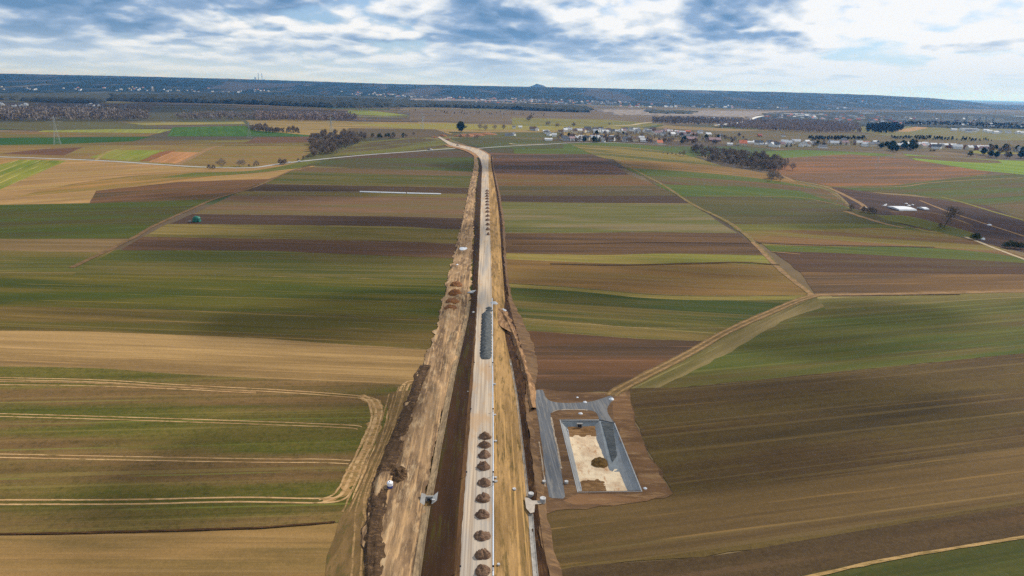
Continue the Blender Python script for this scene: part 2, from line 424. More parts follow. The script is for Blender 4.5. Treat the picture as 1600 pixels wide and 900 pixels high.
# ---- right of the road
strip([(766, 229), (800, 230)], [(768, 242), (806, 242)], (84, 74, 56), (84, 84, 52), None, 'strip', curve=False)
strip([(800, 228), (850, 226), (893, 224), (960, 222), (1060, 232)], [(804, 241), (880, 242), (945, 241), (1090, 246)], (74, 98, 32), (92, 106, 42), (84, 96, 36), 'bright green field below the village', curve=False)
strip([(764, 238), (800, 240), (935, 241)], [(764, 273), (900, 275), (986, 275)], (90, 70, 60), (78, 64, 54), (118, 84, 66), 'dark plum field corner by the road bend', curve=False, streak=.3, patch=.9)
strip([(764, 272), (900, 274), (985, 274)], [(764, 290), (900, 291), (1030, 291)], (126, 88, 54), (108, 80, 46), (112, 92, 50), 'rusty brown strip', curve=False, ang=ang_of((770, 290), (1030, 291)))
strip([(764, 290), (1030, 290)], [(764, 305), (900, 306), (1058, 306)], (94, 82, 52), (84, 76, 42), (104, 84, 58), 'olive brown strip by the road', curve=False, streak=.8)
strip([(764, 305), (900, 306), (1056, 306)], [(764, 315), (900, 317), (1078, 318)], (80, 60, 48), (70, 54, 42), None, 'thin dark strip', curve=False, streak=.8)
strip([(764, 315), (900, 317), (1078, 318)], [(764, 364), (900, 364), (1000, 362), (1152, 364)], (112, 108, 62), (98, 100, 48), (130, 116, 84), 'wide pale olive field right of the road', curve=False, streak=1.1, lines=(22, .9, (140, 128, 84), .5))
strip([(764, 364), (900, 364), (1000, 363), (1152, 364)], [(764, 396), (930, 399), (1050, 397), (1200, 399)], (96, 70, 50), (82, 62, 46), (108, 80, 52), 'brown ploughed field split by a dark furrow', streak=.8)
strip([(764, 395), (930, 398), (1050, 396), (1204, 399)], [(764, 403), (840, 407), (1000, 413), (1100, 411), (1216, 414)], (142, 132, 60), (120, 124, 46), (156, 134, 72), 'yellow green grass strip curving between brown fields', streak=.7)
strip([(764, 403), (840, 407), (1000, 413), (1100, 411), (1218, 415)], [(764, 440), (900, 449), (1000, 458), (1100, 462), (1268, 462)], (142, 108, 60), (118, 90, 52), (134, 108, 58), 'tan brown field with soft darker bands', streak=.7, patch=.9, lines=(11, .6, (166, 130, 72), .4))
strip([(764, 440), (900, 449), (1000, 458), (1100, 462), (1268, 461)], [(764, 530), (830, 518), (1000, 530), (1110, 533), (1190, 496), (1270, 462)], (76, 84, 28), (104, 90, 44), (60, 76, 22), 'dark green field above the red brown plot', curve=False, ang=ang_of((810, 455), (1150, 474)), streak=.4, patch=1.0)
strip([(764, 441), (900, 450), (1000, 459), (1100, 463), (1266, 461)], [(764, 447), (900, 455), (1000, 465), (1100, 469), (1256, 468)], (150, 128, 68), (124, 116, 52), None, 'dry grass balk')
strip([(800, 496), (900, 504), (1000, 512), (1150, 512)], [(780, 519), (900, 524), (1000, 530), (1112, 532)], (128, 108, 60), (110, 98, 50), (92, 90, 40), 'faded olive strip', ang=ang_of((810, 500), (1100, 520)), streak=1.0)
strip([(764, 517), (830, 517), (1000, 529), (1110, 532)], [(764, 622), (835, 612), (962, 612), (1080, 546)], (114, 80, 56), (102, 72, 50), (86, 66, 50), 'red brown bare plot beside the gravel yard', curve=False, ang=ang_of((840, 612), (1000, 612)), streak=.25, patch=1.0)
# big right fields
strip([(962, 612), (1080, 546), (1200, 493), (1275, 463), (1400, 461), (1700, 454)], [(962, 614), (1060, 606), (1200, 592), (1400, 572), (1600, 552), (1720, 540)], (76, 92, 32), (98, 96, 44), (108, 92, 52), 'broad green field beyond the brown one', curve=False, ang=ang_of((1100, 602), (1600, 552)), streak=.9, patch=.5, lines=(13, 1.0, (118, 116, 60), .55))
strip([(962, 612), (1080, 546), (1200, 493), (1276, 463)], [(962, 614), (1030, 606), (1130, 556), (1230, 498), (1320, 470)], (118, 106, 62), (100, 96, 50), (146, 128, 88), 'worn dry strip beside the farm track', curve=False, ang=ang_of((1000, 590), (1200, 493)), streak=.8, grain=.7)
strip([(1276, 463), (1400, 461), (1700, 454)], [(1290, 484), (1400, 478), (1540, 468), (1700, 460)], (124, 112, 64), (104, 102, 50), (160, 144, 98), 'weedy field edge under the track', curve=False, streak=.8, grain=.7)
big = [(982, 607), (1060, 605), (1200, 592), (1400, 572), (1600, 552), (1760, 538)]
bigb = [(846, 905), (900, 885), (1100, 870), (1250, 845), (1400, 820), (1600, 790), (1790, 765)]
# field outline goes round the yard
poly = big + bigb[::-1] + [(842, 800), (870, 795), (960, 788), (1040, 775), (1052, 770), (1010, 700), (985, 640)]
m = field_mat((94, 73, 48), (104, 86, 48), (82, 68, 44), ang=ang_of((1000, 880), (1600, 790)), streak=.8, patch=.8, grain=.5, lines=(15, .7, (132, 106, 62), .55), clump=.3)
sheet('field', poly, m, label='wide dark brown field right of the retention basin')
strip([(850, 792), (960, 788), (1060, 772), (1300, 742), (1600, 700), (1760, 690)], [(850, 880), (1000, 872), (1250, 838), (1600, 780), (1780, 755)], (104, 83, 54), (96, 80, 46), (118, 94, 60), 'lighter olive brown band of the dark field', balk=False, streak=1.0, patch=.9, grain=.5, lines=(10, .7, (156, 124, 74), .55))
strip(bigb, [(846, 1000), (1100, 940), (1250, 900), (1400, 872), (1600, 840), (1800, 808)], (118, 90, 60), (98, 74, 50), (90, 72, 50), 'coarse ploughed strip', balk=False, curve=True, ang=ang_of((900, 885), (1600, 790)), streak=.6, grain=1.0, clump=.5)
strip([(1000, 960), (1250, 900), (1400, 872), (1600, 840), (1800, 808)], [(1000, 1100), (1400, 1100), (1900, 1000)], (68, 80, 34), (84, 84, 40), None, 'dark green crop corner', streak=.4, grain=.6, ang=ang_of((1250, 900), (1600, 840)))
# right middle
strip([(1250, 424), (1400, 426), (1700, 428)], [(1274, 461), (1400, 459), (1700, 453)], (130, 98, 60), (110, 82, 54), (96, 76, 58), 'brown tan field above the farm track', curve=False, streak=.7, patch=.8)
strip([(1205, 391), (1300, 394), (1450, 402), (1600, 410), (1700, 414)], [(1250, 425), (1400, 427), (1700, 430)], (92, 64, 48), (80, 60, 44), (96, 78, 50), 'dark brown ploughed field', curve=False, streak=.7)
strip([(1192, 381), (1300, 384), (1450, 386), (1560, 396), (1600, 402), (1720, 420)], [(1206, 393), (1300, 395), (1450, 403), (1600, 411), (1720, 424)], (74, 92, 28), (96, 100, 34), None, 'narrow green strip', streak=.6)
strip([(1150, 358), (1280, 358), (1400, 354), (1500, 368), (1600, 400)], [(1194, 383), (1300, 385), (1450, 387), (1560, 397), (1640, 412)], (134, 98, 60), (112, 84, 54), (130, 116, 54), 'russet field on the slope', streak=.8, patch=.9)
strip([(1135, 348), (1250, 349), (1330, 348), (1400, 350), (1440, 360)], [(1152, 361), (1280, 359), (1380, 356), (1470, 366)], (90, 98, 36), (110, 104, 46), None, 'green strip above the russet field')
strip([(1062, 306), (1200, 306), (1290, 312), (1380, 335)], [(1136, 350), (1250, 350), (1330, 349), (1410, 352)], (76, 80, 36), (92, 84, 44), (84, 72, 46), 'dark olive field right of the diagonal track', curve=False, ang=ang_of((1062, 306), (1250, 308)), patch=.8)
strip([(1020, 286), (1150, 290), (1250, 296), (1330, 326)], [(1062, 307), (1200, 308), (1290, 314), (1345, 332)], (72, 96, 28), (88, 100, 34), None, 'fresh green strip', curve=False)
strip([(1005, 275), (1100, 278), (1200, 284), (1290, 296), (1320, 316)], [(1022, 288), (1150, 291), (1250, 298), (1325, 324)], (96, 74, 54), (124, 92, 60), (94, 90, 50), 'brown strip', curve=False)
strip([(975, 262), (1060, 266), (1180, 276), (1260, 288)], [(1000, 274), (1100, 279), (1200, 286), (1280, 296)], (82, 98, 34), (96, 104, 42), None, 'green strip below the tan slope')
strip([(955, 247), (1020, 248), (1100, 256), (1180, 268), (1230, 280)], [(978, 263), (1060, 267), (1180, 278), (1280, 294)], (156, 120, 66), (134, 102, 58), (104, 88, 54), 'tan slope under the grove', streak=.8, patch=.8)
strip([(893, 226), (980, 230), (1050, 238), (1100, 250)], [(925, 241), (958, 249), (1060, 254), (1130, 260)], (128, 118, 56), (146, 122, 66), (92, 94, 42), 'straw green field under the village', streak=.8)
# right upper
strip([(1180, 237), (1250, 234), (1330, 237), (1380, 240)], [(1160, 250), (1250, 246), (1330, 244), (1400, 243)], (82, 112, 30), (98, 116, 40), None, 'green field by the grove', curve=False)
strip([(1190, 249), (1260, 245), (1330, 241), (1420, 249), (1540, 262)], [(1210, 275), (1300, 291), (1400, 290), (1500, 278), (1560, 268)], (120, 90, 66), (106, 80, 60), (148, 98, 58), 'large bare russet field left of the lime field', curve=False, ang=ang_of((1210, 270), (1500, 268)), patch=1.0, streak=.6)
strip([(1300, 291), (1400, 289), (1500, 277), (1620, 271), (1700, 272)], [(1310, 296), (1430, 304), (1560, 330), (1720, 345)], (72, 92, 32), (90, 96, 40), (96, 82, 50), 'green rise on the right', curve=False, ang=ang_of((1300, 295), (1600, 280)), patch=.8)
strip([(1410, 240), (1480, 246), (1620, 252), (1720, 254)], [(1430, 250), (1530, 266), (1600, 273), (1720, 276)], (118, 150, 30), (128, 146, 44), (104, 136, 30), 'lime green field at the right edge', curve=False, patch=.6)
strip([(1415, 243), (1500, 247), (1560, 251)], [(1425, 247), (1500, 253), (1566, 255)], (112, 88, 58), (98, 84, 50), None, 'thin brown band')
strip([(1440, 305), (1520, 322), (1620, 318), (1720, 318)], [(1560, 342), (1620, 352), (1720, 372)], (112, 86, 62), (92, 84, 46), None, 'brown mauve plot at the right edge', curve=False)
# plum coloured land with the plastic sheeting
strip([(1300, 292), (1380, 303), (1440, 308), (1545, 322), (1650, 368)], [(1335, 326), (1420, 345), (1490, 368), (1560, 385), (1660, 408)], (74, 54, 56), (62, 48, 46), (92, 66, 56), 'plum ploughed land around the plastic sheets', curve=False, ang=ang_of((1320, 320), (1440, 334)), patch=.7)
strip([(1390, 330), (1460, 333), (1520, 352)], [(1400, 344), (1450, 360), (1520, 366)], (98, 68, 54), (84, 60, 48), None, 'reddish plough land')
strip([(1370, 337), (1420, 338), (1500, 358), (1530, 368)], [(1390, 345), (1440, 356), (1500, 370), (1540, 374)], (88, 100, 34), (104, 102, 40), None, 'green toe of the slope')

# ---- upper left mid distance
def far(px, a, b, c=None, label='distant field strip', **k):
    """outline walked round; rows run along its first edge"""
    k.setdefault('grain', .15); k.setdefault('streak', .5); k.setdefault('patch', .7)
    m = field_mat(a, b, c, ang=ang_of(px[0], px[1]), **k)
    return sheet('field', px, m, amp=3, step=25, label=label)
far([(-100, 227), (180, 226), (330, 227), (500, 224), (486, 238), (466, 253), (400, 262), (300, 262), (150, 249), (-100, 244)], (150, 118, 72), (128, 104, 60), (132, 120, 62), label='rolling tan and olive field above the country road')
far([(0, 240), (66, 233), (130, 230), (100, 243)], (118, 80, 62), (104, 76, 54))
far([(140, 246), (176, 234), (258, 235), (217, 252)], (126, 140, 44), (142, 138, 62), streak=.9, label='small light green plot by the country road')
far([(217, 252), (250, 237), (276, 235), (232, 252)], (146, 96, 62), (132, 90, 56))
far([(232, 253), (270, 237), (314, 238), (284, 256)], (190, 136, 92), (170, 122, 80))
far([(-100, 216), (235, 214), (200, 222), (100, 226), (-100, 229)], (40, 84, 26), (54, 92, 30), label='dark green crop band below the pylon')
far([(-100, 228), (100, 225), (200, 221), (500, 216), (500, 228), (180, 227)], (118, 92, 62), (102, 92, 46), (124, 118, 56))
far([(56, 207), (80, 201), (270, 202), (250, 208)], (142, 146, 60), (134, 140, 70), label='pale lime band')
far([(-100, 207), (60, 206), (250, 208), (230, 213), (-100, 216)], (140, 104, 66), (96, 102, 44))
far([(262, 213), (270, 199), (400, 196), (440, 202), (480, 213)], (56, 98, 26), (74, 106, 34), label='green band between the tan fields')
far([(-100, 197), (170, 195), (130, 201), (-100, 203)], (48, 96, 30), (66, 104, 40))
far([(180, 192), (380, 190), (384, 194), (200, 196)], (164, 146, 86), (120, 124, 64))
far([(-100, 190), (180, 190), (260, 200), (60, 204), (-100, 196)], (92, 86, 56), (96, 96, 60))
far([(380, 212), (400, 207), (480, 209), (500, 214)], (58, 96, 34), (66, 98, 40))
far([(400, 215), (490, 213), (500, 222), (380, 224)], (118, 82, 62), (104, 78, 54))
# centre plain
far([(380, 184), (560, 190), (700, 192), (960, 203), (960, 214), (700, 210), (540, 216), (400, 204)], (150, 126, 78), (124, 112, 66), (164, 136, 84), label='dry straw plain beyond the fork')
far([(545, 194), (700, 193), (820, 196), (1010, 200), (1010, 206), (800, 203), (640, 201)], (150, 142, 62), (140, 128, 66), label='straw green band of the plain')
far([(545, 172), (580, 173), (640, 180), (600, 181), (540, 178)], (128, 148, 48), (142, 142, 60))
far([(640, 171), (780, 173), (1080, 177), (1240, 182), (1240, 192), (1000, 196), (760, 192), (640, 188)], (116, 98, 84), (98, 86, 74), (124, 108, 82), label='mauve grey meadow below the wood')
far([(800, 184), (950, 187), (1040, 194), (1000, 199), (800, 196)], (140, 132, 62), (124, 116, 62), (104, 108, 52), label='straw coloured band past the village')
far([(1040, 196), (1240, 205), (1400, 211), (1400, 214), (1240, 210), (1020, 200)], (150, 124, 82), (128, 110, 70), label='tan strip before the woods')
far([(1280, 213), (1390, 212), (1500, 217), (1500, 221), (1300, 217)], (106, 124, 54), (120, 122, 60))
far([(545, 200), (680, 202), (710, 212), (640, 216), (530, 214)], (106, 88, 70), (92, 82, 60))
far([(700, 206), (880, 207), (870, 216), (720, 215)], (84, 92, 50), (106, 96, 64))
far([(700, 216), (760, 215), (880, 220), (880, 232), (770, 232), (730, 226)], (88, 82, 52), (78, 92, 42))
far([(560, 222), (650, 215), (690, 219), (720, 232), (600, 239), (520, 244)], (104, 108, 46), (120, 112, 56), (92, 78, 58), label='grassy field left of the road end')
far([(-100, 163), (330, 168), (560, 185), (380, 188), (-100, 192)], (84, 84, 64), (74, 74, 60), (92, 88, 66))
far([(900, 200), (1130, 205), (1240, 204), (1700, 225), (1700, 240), (1200, 232), (1000, 212), (880, 206)], (118, 94, 66), (100, 88, 58), (88, 90, 52))
far([(1330, 190), (1480, 190), (1700, 205), (1700, 222), (1420, 216), (1330, 205)], (118, 116, 62), (104, 108, 56), (124, 110, 70), label='pale green band in front of the town')
far([(1395, 205), (1440, 196), (1450, 200), (1420, 206)], (180, 140, 92), (170, 134, 90))
far([(1510, 238), (1535, 233), (1600, 240), (1540, 241)], (146, 138, 44), (128, 130, 44))

# ------------------------------------------------------------------ tracks and country roads on the plain
m_tyre2 = dirt_mat('faint tyre track', (176, 142, 98), (146, 118, 78), (112, 96, 56), .5)
m_track = dirt_mat('trodden earth', (166, 134, 94), (142, 114, 80), (120, 96, 64), .3)
m_tyre = dirt_mat('tyre track', (214, 178, 128), (190, 152, 106), (134, 112, 66), .35)
m_road = plain_mat('old asphalt', (.36, .34, .31), .1, .05)
m_gravelpath = dirt_mat('pale gravel', (206, 190, 160), (184, 166, 134), (168, 150, 122), .3)
ribbon('country_road', [(-120, 242), (0, 245), (150, 250.5), (250, 257), (320, 261), (390, 262), (430, 257), (470, 252), (560, 243), (640, 237), (700, 232.5), (726, 231)], 8, m_road, label='narrow asphalt road crossing the fields')
ribbon('country_road', [(744, 232), (790, 228.5), (850, 225.5), (895, 223), (960, 223), (1040, 226)], 7, m_road)
ribbon('country_road', [(796, 224), (810, 225.5), (850, 225)], 6, m_gravelpath)
ribbon('farm_track', [(112, 418), (205, 373), (240, 353), (302, 325), (335, 311), (398, 292), (452, 268), (484, 259.5)], 3.6, dirt_mat('brown track', (132, 104, 74), (112, 90, 60), (96, 82, 50), .2), amp=.8, label='earth field track running up the slope')
ribbon('farm_track', [(946, 243), (962, 250), (1010, 275), (1040, 291), (1082, 319), (1140, 348), (1176, 376), (1192, 392), (1222, 424), (1270, 461)], 4, dirt_mat('grassy track', (118, 106, 58), (142, 118, 76), (92, 88, 40), .2), amp=.8)
ribbon('farm_track', [(1176, 378), (1222, 424), (1270, 461)], 3, m_track, amp=.4, wj=.3)
t3 = [(1275, 461), (1245, 470), (1200, 489), (1170, 502), (1130, 521), (1085, 547), (1040, 571), (1000, 591), (962, 612), (957, 618)]
ribbon('farm_track', t3, 5.0, dirt_mat('track side', (132, 108, 70), (112, 90, 58), (96, 86, 50), .3), amp=.9)
ribbon('farm_track', t3, 1.0, m_tyre2, amp=.12, off=1.3); ribbon('farm_track', t3, 1.0, m_tyre2, amp=.12, off=-1.3)
ribbon('farm_track', [(1262, 461), (1290, 460.5), (1400, 459), (1500, 457), (1720, 453)], 4, m_track, amp=.6)
ribbon('farm_track', [(1238, 282), (1290, 292), (1330, 310), (1350, 322), (1346, 326)], 5, m_track, amp=.5)
ribbon('farm_track', [(1190, 268), (1215, 272), (1240, 283)], 6, m_track, amp=.5)
ribbon('farm_track', [(1288, 292), (1400, 292), (1450, 286), (1520, 281), (1620, 277)], 3.5, m_track, amp=.4)
ribbon('farm_track', [(1437, 313), (1480, 330), (1500, 337), (1560, 356), (1640, 382)], 3, m_track, amp=.4)
ribbon('farm_track', [(1470, 308), (1500, 315), (1560, 333), (1640, 355)], 4, dirt_mat('grass balk', (136, 132, 52), (120, 118, 46), (146, 134, 70), .2), amp=.6)
ribbon('farm_track', [(1508, 370), (1530, 378), (1560, 390), (1620, 412)], 3.2, m_gravelpath, amp=.3)
ribbon('farm_track', [(1310, 320), (1290, 316), (1240, 308), (1100, 306)], 2, m_track, amp=.4)
ribbon('farm_track', [(1320, 330), (1345, 338), (1380, 349), (1412, 356)], 5, m_track, amp=1.5)
ribbon('farm_track', [(276, 257), (300, 246), (330, 231), (350, 228.5)], 8, m_track, amp=.8)
ribbon('farm_track', [(150, 250), (185, 233), (300, 226), (520, 226)], 5, dirt_mat('dry balk', (170, 150, 92), (146, 130, 76), (130, 122, 66), .1), amp=.8)

# tramlines of the near crop field and the turning loops beside the corridor
def tram(px, gap=2.0, wd=.55, amp=.12, mat=None, z=None):
    for s in (-1, 1): ribbon('tyre_tracks', px, wd, mat or m_tyre, z=z or .062 + .002 * (s + 1) + .0005 * len(px), off=s * gap / 2, amp=amp, label='pair of pale tyre tracks through the crop')
TZ = .062
tram([(-100, 590), (0, 591.5), (150, 595), (250, 601), (340, 606), (440, 611), (560, 620), (586, 626)], 1.9, .6)
ribbon('tyre_tracks', [(-100, 597), (0, 596), (150, 598.5), (280, 605), (400, 611.5)], 1.1, m_tyre2, z=.072, amp=.2)
ribbon('tyre_tracks', [(-100, 600), (0, 601), (150, 603), (280, 608), (400, 614)], .6, m_tyre, z=.075, amp=.2)
tram([(-100, 647), (0, 648.5), (200, 654), (400, 660.5), (540, 666), (562, 669)])
tram([(-100, 711), (0, 712), (200, 716), (400, 719.5), (500, 720), (546, 722)])
tram([(-100, 784.5), (0, 784.5), (200, 784), (330, 781), (400, 780.5), (500, 782), (536, 776), (552, 750), (562, 722), (578, 690), (588, 662), (592, 640), (584, 624)], 2.1, .7)
tram([(500, 783), (528, 771), (546, 738), (560, 712), (574, 680), (584, 655), (580, 630), (566, 618)], 1.6, .7, .3)
tram([(552, 800), (560, 770), (575, 735), (590, 700), (605, 668), (612, 640), (625, 610)], 1.9, .6, .3)
tram([(558, 900), (566, 850), (572, 800), (578, 760), (590, 722), (605, 690), (618, 655), (632, 604), (650, 596)], 2.2, .8, .4)
tram([(572, 905), (576, 830), (572, 785), (584, 745), (598, 705), (612, 668), (626, 630), (636, 600)], 1.4, .6, .4)
m_worn = dirt_mat('worn crop edge', (132, 106, 68), (112, 90, 56), (98, 88, 48), .25, ang=R(90), stretch=.3)
sheet('field_margin', [(530, 812), (545, 790), (556, 770), (572, 735), (586, 700), (598, 670), (606, 640), (612, 612), (700, 606), (700, 1000), (500, 1000), (508, 900)], m_worn, z=.082, amp=2.2)
for pts, g in (([(556, 905), (560, 840), (562, 800), (572, 762), (590, 716), (606, 680), (618, 640), (628, 604)], 2.0), ([(540, 800), (566, 745), (590, 690), (602, 650), (612, 615)], 1.8), ([(575, 905), (578, 830), (574, 780), (588, 735), (606, 692), (622, 650), (640, 602)], 1.7)):
    for s in (-1, 1): ribbon('tyre_tracks', pts, .42, m_tyre2, z=.086 + .0006 * len(pts), off=s * g / 2, amp=.4)
m_loop = dirt_mat('crumbled turning loop', (190, 150, 100), (150, 122, 74), (110, 100, 52), .5)
ribbon('turning_loop', [(560, 619), (580, 626), (590, 640), (586, 662), (574, 692), (560, 722), (546, 752), (534, 774), (505, 783)], 3.4, m_loop, z=.056, amp=2.0, wj=.9, label='crumbled turning loop at the end of the tramlines')
m_furrow = plain_mat('dark furrow soil', (.05, .036, .024), .1)  # dark brown soil tone
ribbon('furrow', [(-100, 836), (0, 834), (120, 832), (240, 829), (400, 824), (524, 815)], .7, dirt_mat('open furrow', (84, 58, 36), (66, 46, 30), (110, 80, 48), .6), amp=.3, label='dark furrow between two fields')
ribbon('furrow', [(800, 381), (900, 381), (1000, 379), (1090, 379), (1170, 380)], 1.2, dirt_mat('open furrow', (60, 44, 32), (50, 38, 28), (84, 60, 40), .6), amp=.4)
ribbon('grass_balk', [(860, 412), (960, 414), (1060, 412), (1160, 410), (1218, 414)], 3.5, dirt_mat('brown balk', (86, 64, 34), (66, 50, 30), (110, 92, 44), .4), amp=.8)  # dark brown balk tone
ribbon('grass_balk', [(1205, 393), (1250, 397)], 2, m_track)
ribbon('grass_balk', [(1180, 379), (1250, 382), (1400, 385), (1460, 386)], 2.4, dirt_mat('dark balk', (60, 48, 34), (72, 56, 38), (52, 48, 30), .3), amp=.5)
ribbon('grass_balk', [(1300, 462.5), (1400, 461), (1500, 460)], 1.4, dirt_mat('dark ditch line', (70, 52, 38), (52, 40, 30), (90, 70, 48), .3), amp=.4)
ribbon('grass_balk', [(1250, 904), (1400, 871.5), (1600, 839), (1750, 813)], 1.0, dirt_mat('dry balk line', (190, 158, 106), (160, 132, 84), (120, 104, 60), .5), amp=.25)
tram([(1440, 906), (1500, 898), (1600, 883), (1740, 862)], 1.9, .6)
# white foil rows
m_foil = plain_mat('white foil', (.62, .63, .64), .06, .4, .4, .5)
def prism(name, line, prof, mat, parent=None, cap=True):
    """sweep a cross section (x across, z up) along world points"""
    vs = []; fs = []; n = len(prof)
    for i, p in enumerate(line):
        d = line[min(i + 1, len(line) - 1)] - line[max(i - 1, 0)]; nn = Vector((d.y, -d.x, 0)).normalized()
        for x, z in prof: vs.append(p + nn * x + Vector((0, 0, z)))
        if i:
            for j in range(n):
                a = (i - 1) * n + j; b = (i - 1) * n + (j + 1) % n
                fs.append((a, b, b + n, a + n))
    if cap: fs.append(tuple(range(n))[::-1]); fs.append(tuple(range(len(vs) - n, len(vs))))
    me_o = mesh(name, vs, fs, mat, parent)
    bm = bmesh.new(); bm.from_mesh(me_o.data); bmesh.ops.recalc_face_normals(bm, faces=bm.faces); bm.to_mesh(me_o.data); bm.free()
    return me_o
tun = [(-1.5, 0), (-1.4, .5), (-.8, .95), (0, 1.1), (.8, .95), (1.4, .5), (1.5, 0)]
for (u0, v0, u1, v1), lb in zip([(562.5, 300, 594, 301), (594.5, 301, 634, 302.2), (636, 302.3, 689, 303.5)], ['left', 'middle', 'right']):
    a, b = P(u0, v0, .3), P(u1, v1, .3)
    o = prism('foil_tunnel', [a.lerp(b, k / 12) for k in range(13)], tun, m_foil)
    tag(o, {'left': 'shortest white foil tunnel, at the left end of the row across the fields', 'middle': 'white foil tunnel in the middle of the row across the fields', 'right': 'longest white foil tunnel, ending nearest the haul track'}[lb], 'foil tunnel', 'white foil tunnels in the left fields')
ribbon('farm_track', [(396, 299), (470, 299.5), (562, 300)], 3, dirt_mat('grey strip', (160, 148, 128), (140, 126, 104), (120, 108, 84), .3), amp=.4)

# ------------------------------------------------------------------ road corridor
#        y    L0   HR   T    RL     RR     VR   DR
TAB = [(1000, 562, 645, 645, 710, 770.5, 842, 866), (900, 572, 646, 654, 718, 770, 835, 858), (845, 572, 655, 662, 721.5, 770, 830, 848), (785, 578, 663, 671, 725, 770, 826, 840), (740, 590, 672, 680, 728.5, 770, 821.5, 834), (700, 606, 680, 687, 731, 770, 817, 829),
       (660, 622, 688, 695, 734, 770, 812.5, 823), (620, 640, 697, 703, 737, 769.5, 808, 820), (580, 654, 707, 711, 739.7, 769.3, 801, 822), (560, 664, 711, 716, 741, 769, 797, 819), (530, 676, 719, 723, 743, 769, 790, 811), (500, 686, 727, 730, 744.5, 769, 786, 802),
       (470, 692, 733, 735, 746, 768.6, 789, 795), (440, 698, 736, 738, 747, 768, 787, 791), (400, 710, 737.5, 739.5, 749, 767, 783.5, 787.5), (370, 716, 739, 741, 750, 766, 782, 786), (340, 723, 740.5, 742, 750.7, 765, 780, 784), (300, 731, 742.5, 744, 752, 764, 775, 778),
       (280, 736, 745, 746.5, 752.7, 763.4, 771.5, 774), (262, 740, 747.5, 749, 753.5, 763, 768, 770), (250, 741, 746.5, 748, 751, 763.6, 767, 769), (245, 739, 744, 745.5, 748, 763.6, 766.5, 768.5)]
ys = [t[0] for t in TAB]
def cor(k, y):
    for a, b in zip(TAB, TAB[1:]):
        if b[0] <= y <= a[0]:
            f = (y - b[0]) / (a[0] - b[0]); return b[k] + (a[k] - b[k]) * f
    return TAB[0][k] if y > TAB[0][0] else TAB[-1][k]
L0, HR, TR, RL, RR, VR, DR = range(1, 8)
def zroad(y):                                   # road on an embankment that dies out towards the junction
    return .9 + 1.5 * min(1, max(0, (y - 245) / 160))
rows = []
yy = 1000.0
while yy > 245:
    rows.append(yy); yy -= max(.55, 5.2 * ((yy - 120) / 780) ** 1.9)
rows.append(245.0)
def loft(name, prof, ncols, mat, amp=0, freq=.15, kind='structure', label=None, y0=245, y1=1000, edge=0, lumps=None, parent=None):
    """prof(y) -> list of (px, z) across the corridor; ncols per span"""
    vs = []; fs = []; W = None
    rr = [y for y in rows if y0 - .01 <= y <= y1 + .01]
    for i, y in enumerate(rr):
        pr = prof(y); line = []
        for j in range(len(pr) - 1):
            a, b = P(pr[j][0], y, pr[j][1]), P(pr[j + 1][0], y, pr[j + 1][1])
            for k in range(ncols): line.append(a.lerp(b, k / ncols))
        line.append(P(pr[-1][0], y, pr[-1][1]))
        W = len(line)
        for j, p in enumerate(line):
            q = p.copy(); inner = min(1, min(j, W - 1 - j) / 2)
            if amp: q.z += amp * inner * (noise.fractal(Vector((p.x * freq, p.y * freq * .5, 1.7)), .8, 2.0, 5) + .15)
            if lumps: q.z += lumps(p, y, j / (W - 1)) * inner
            if edge and j in (0, W - 1): q.x += edge * noise.fractal(Vector((p.y * .12, j, .3)), .8, 2.0, 4)
            vs.append(q)
        if i:
            for j in range(W - 1):
                a = (i - 1) * W + j; fs.append((a, a + W, a + W + 1, a + 1))
    o = mesh(name, vs, fs, mat, parent, smooth=True)
    me = o.data
    if me.polygons[0].normal.z < 0: me.flip_normals()
    return tag(o, label, kind=kind)
dirf = math.atan2(P(745, 480).y - P(718, 900).y, P(745, 480).x - P(718, 900).x)
m_pave = NT('crushed stone road base')
def _pave():
    t = m_pave; ws = t.coords(dirf, (.01, 1, 1)); n1 = t.noise(ws, 1.3, 3, .6, 5); n2 = t.noise(t.coords(dirf, (.08, 1, 1)), .22, 4, .6, 9); n3 = t.noise(t.coords(), 3.0, 4, .8, 2)
    c = t.mix(t.ramp(n2, .40, .62), lin((206, 188, 164)), lin((178, 172, 164)))
    c = t.mix(t.math('MULTIPLY', t.ramp(n1, .50, .62), .55), c, lin((158, 138, 120)))
    c = t.mix(t.math('MULTIPLY', t.ramp(n1, .50, .38), .35), c, lin((232, 212, 186)))
    c = t.mix(t.math('MULTIPLY', t.ramp(t.noise(t.coords(dirf, (.3, 1, 1)), .12, 4, .6, 33), .56, .68), .6), c, lin((196, 160, 118)))
    g = t.math('MULTIPLY_ADD', n3, .34, .83); vv = t.new('ShaderNodeVectorMath', operation='SCALE'); t.link(c, vv.inputs[0]); t.link(g, vv.inputs['Scale']); t.col(vv.outputs[0]); t.bump(n3, .3, .05)
_pave()
loft('road', lambda y: [(cor(RL, y), zroad(y)), (cor(RR, y), zroad(y) + .02)], 6, m_pave.m, amp=.05, edge=.22, label='unpaved road base of the new road running away from the camera')
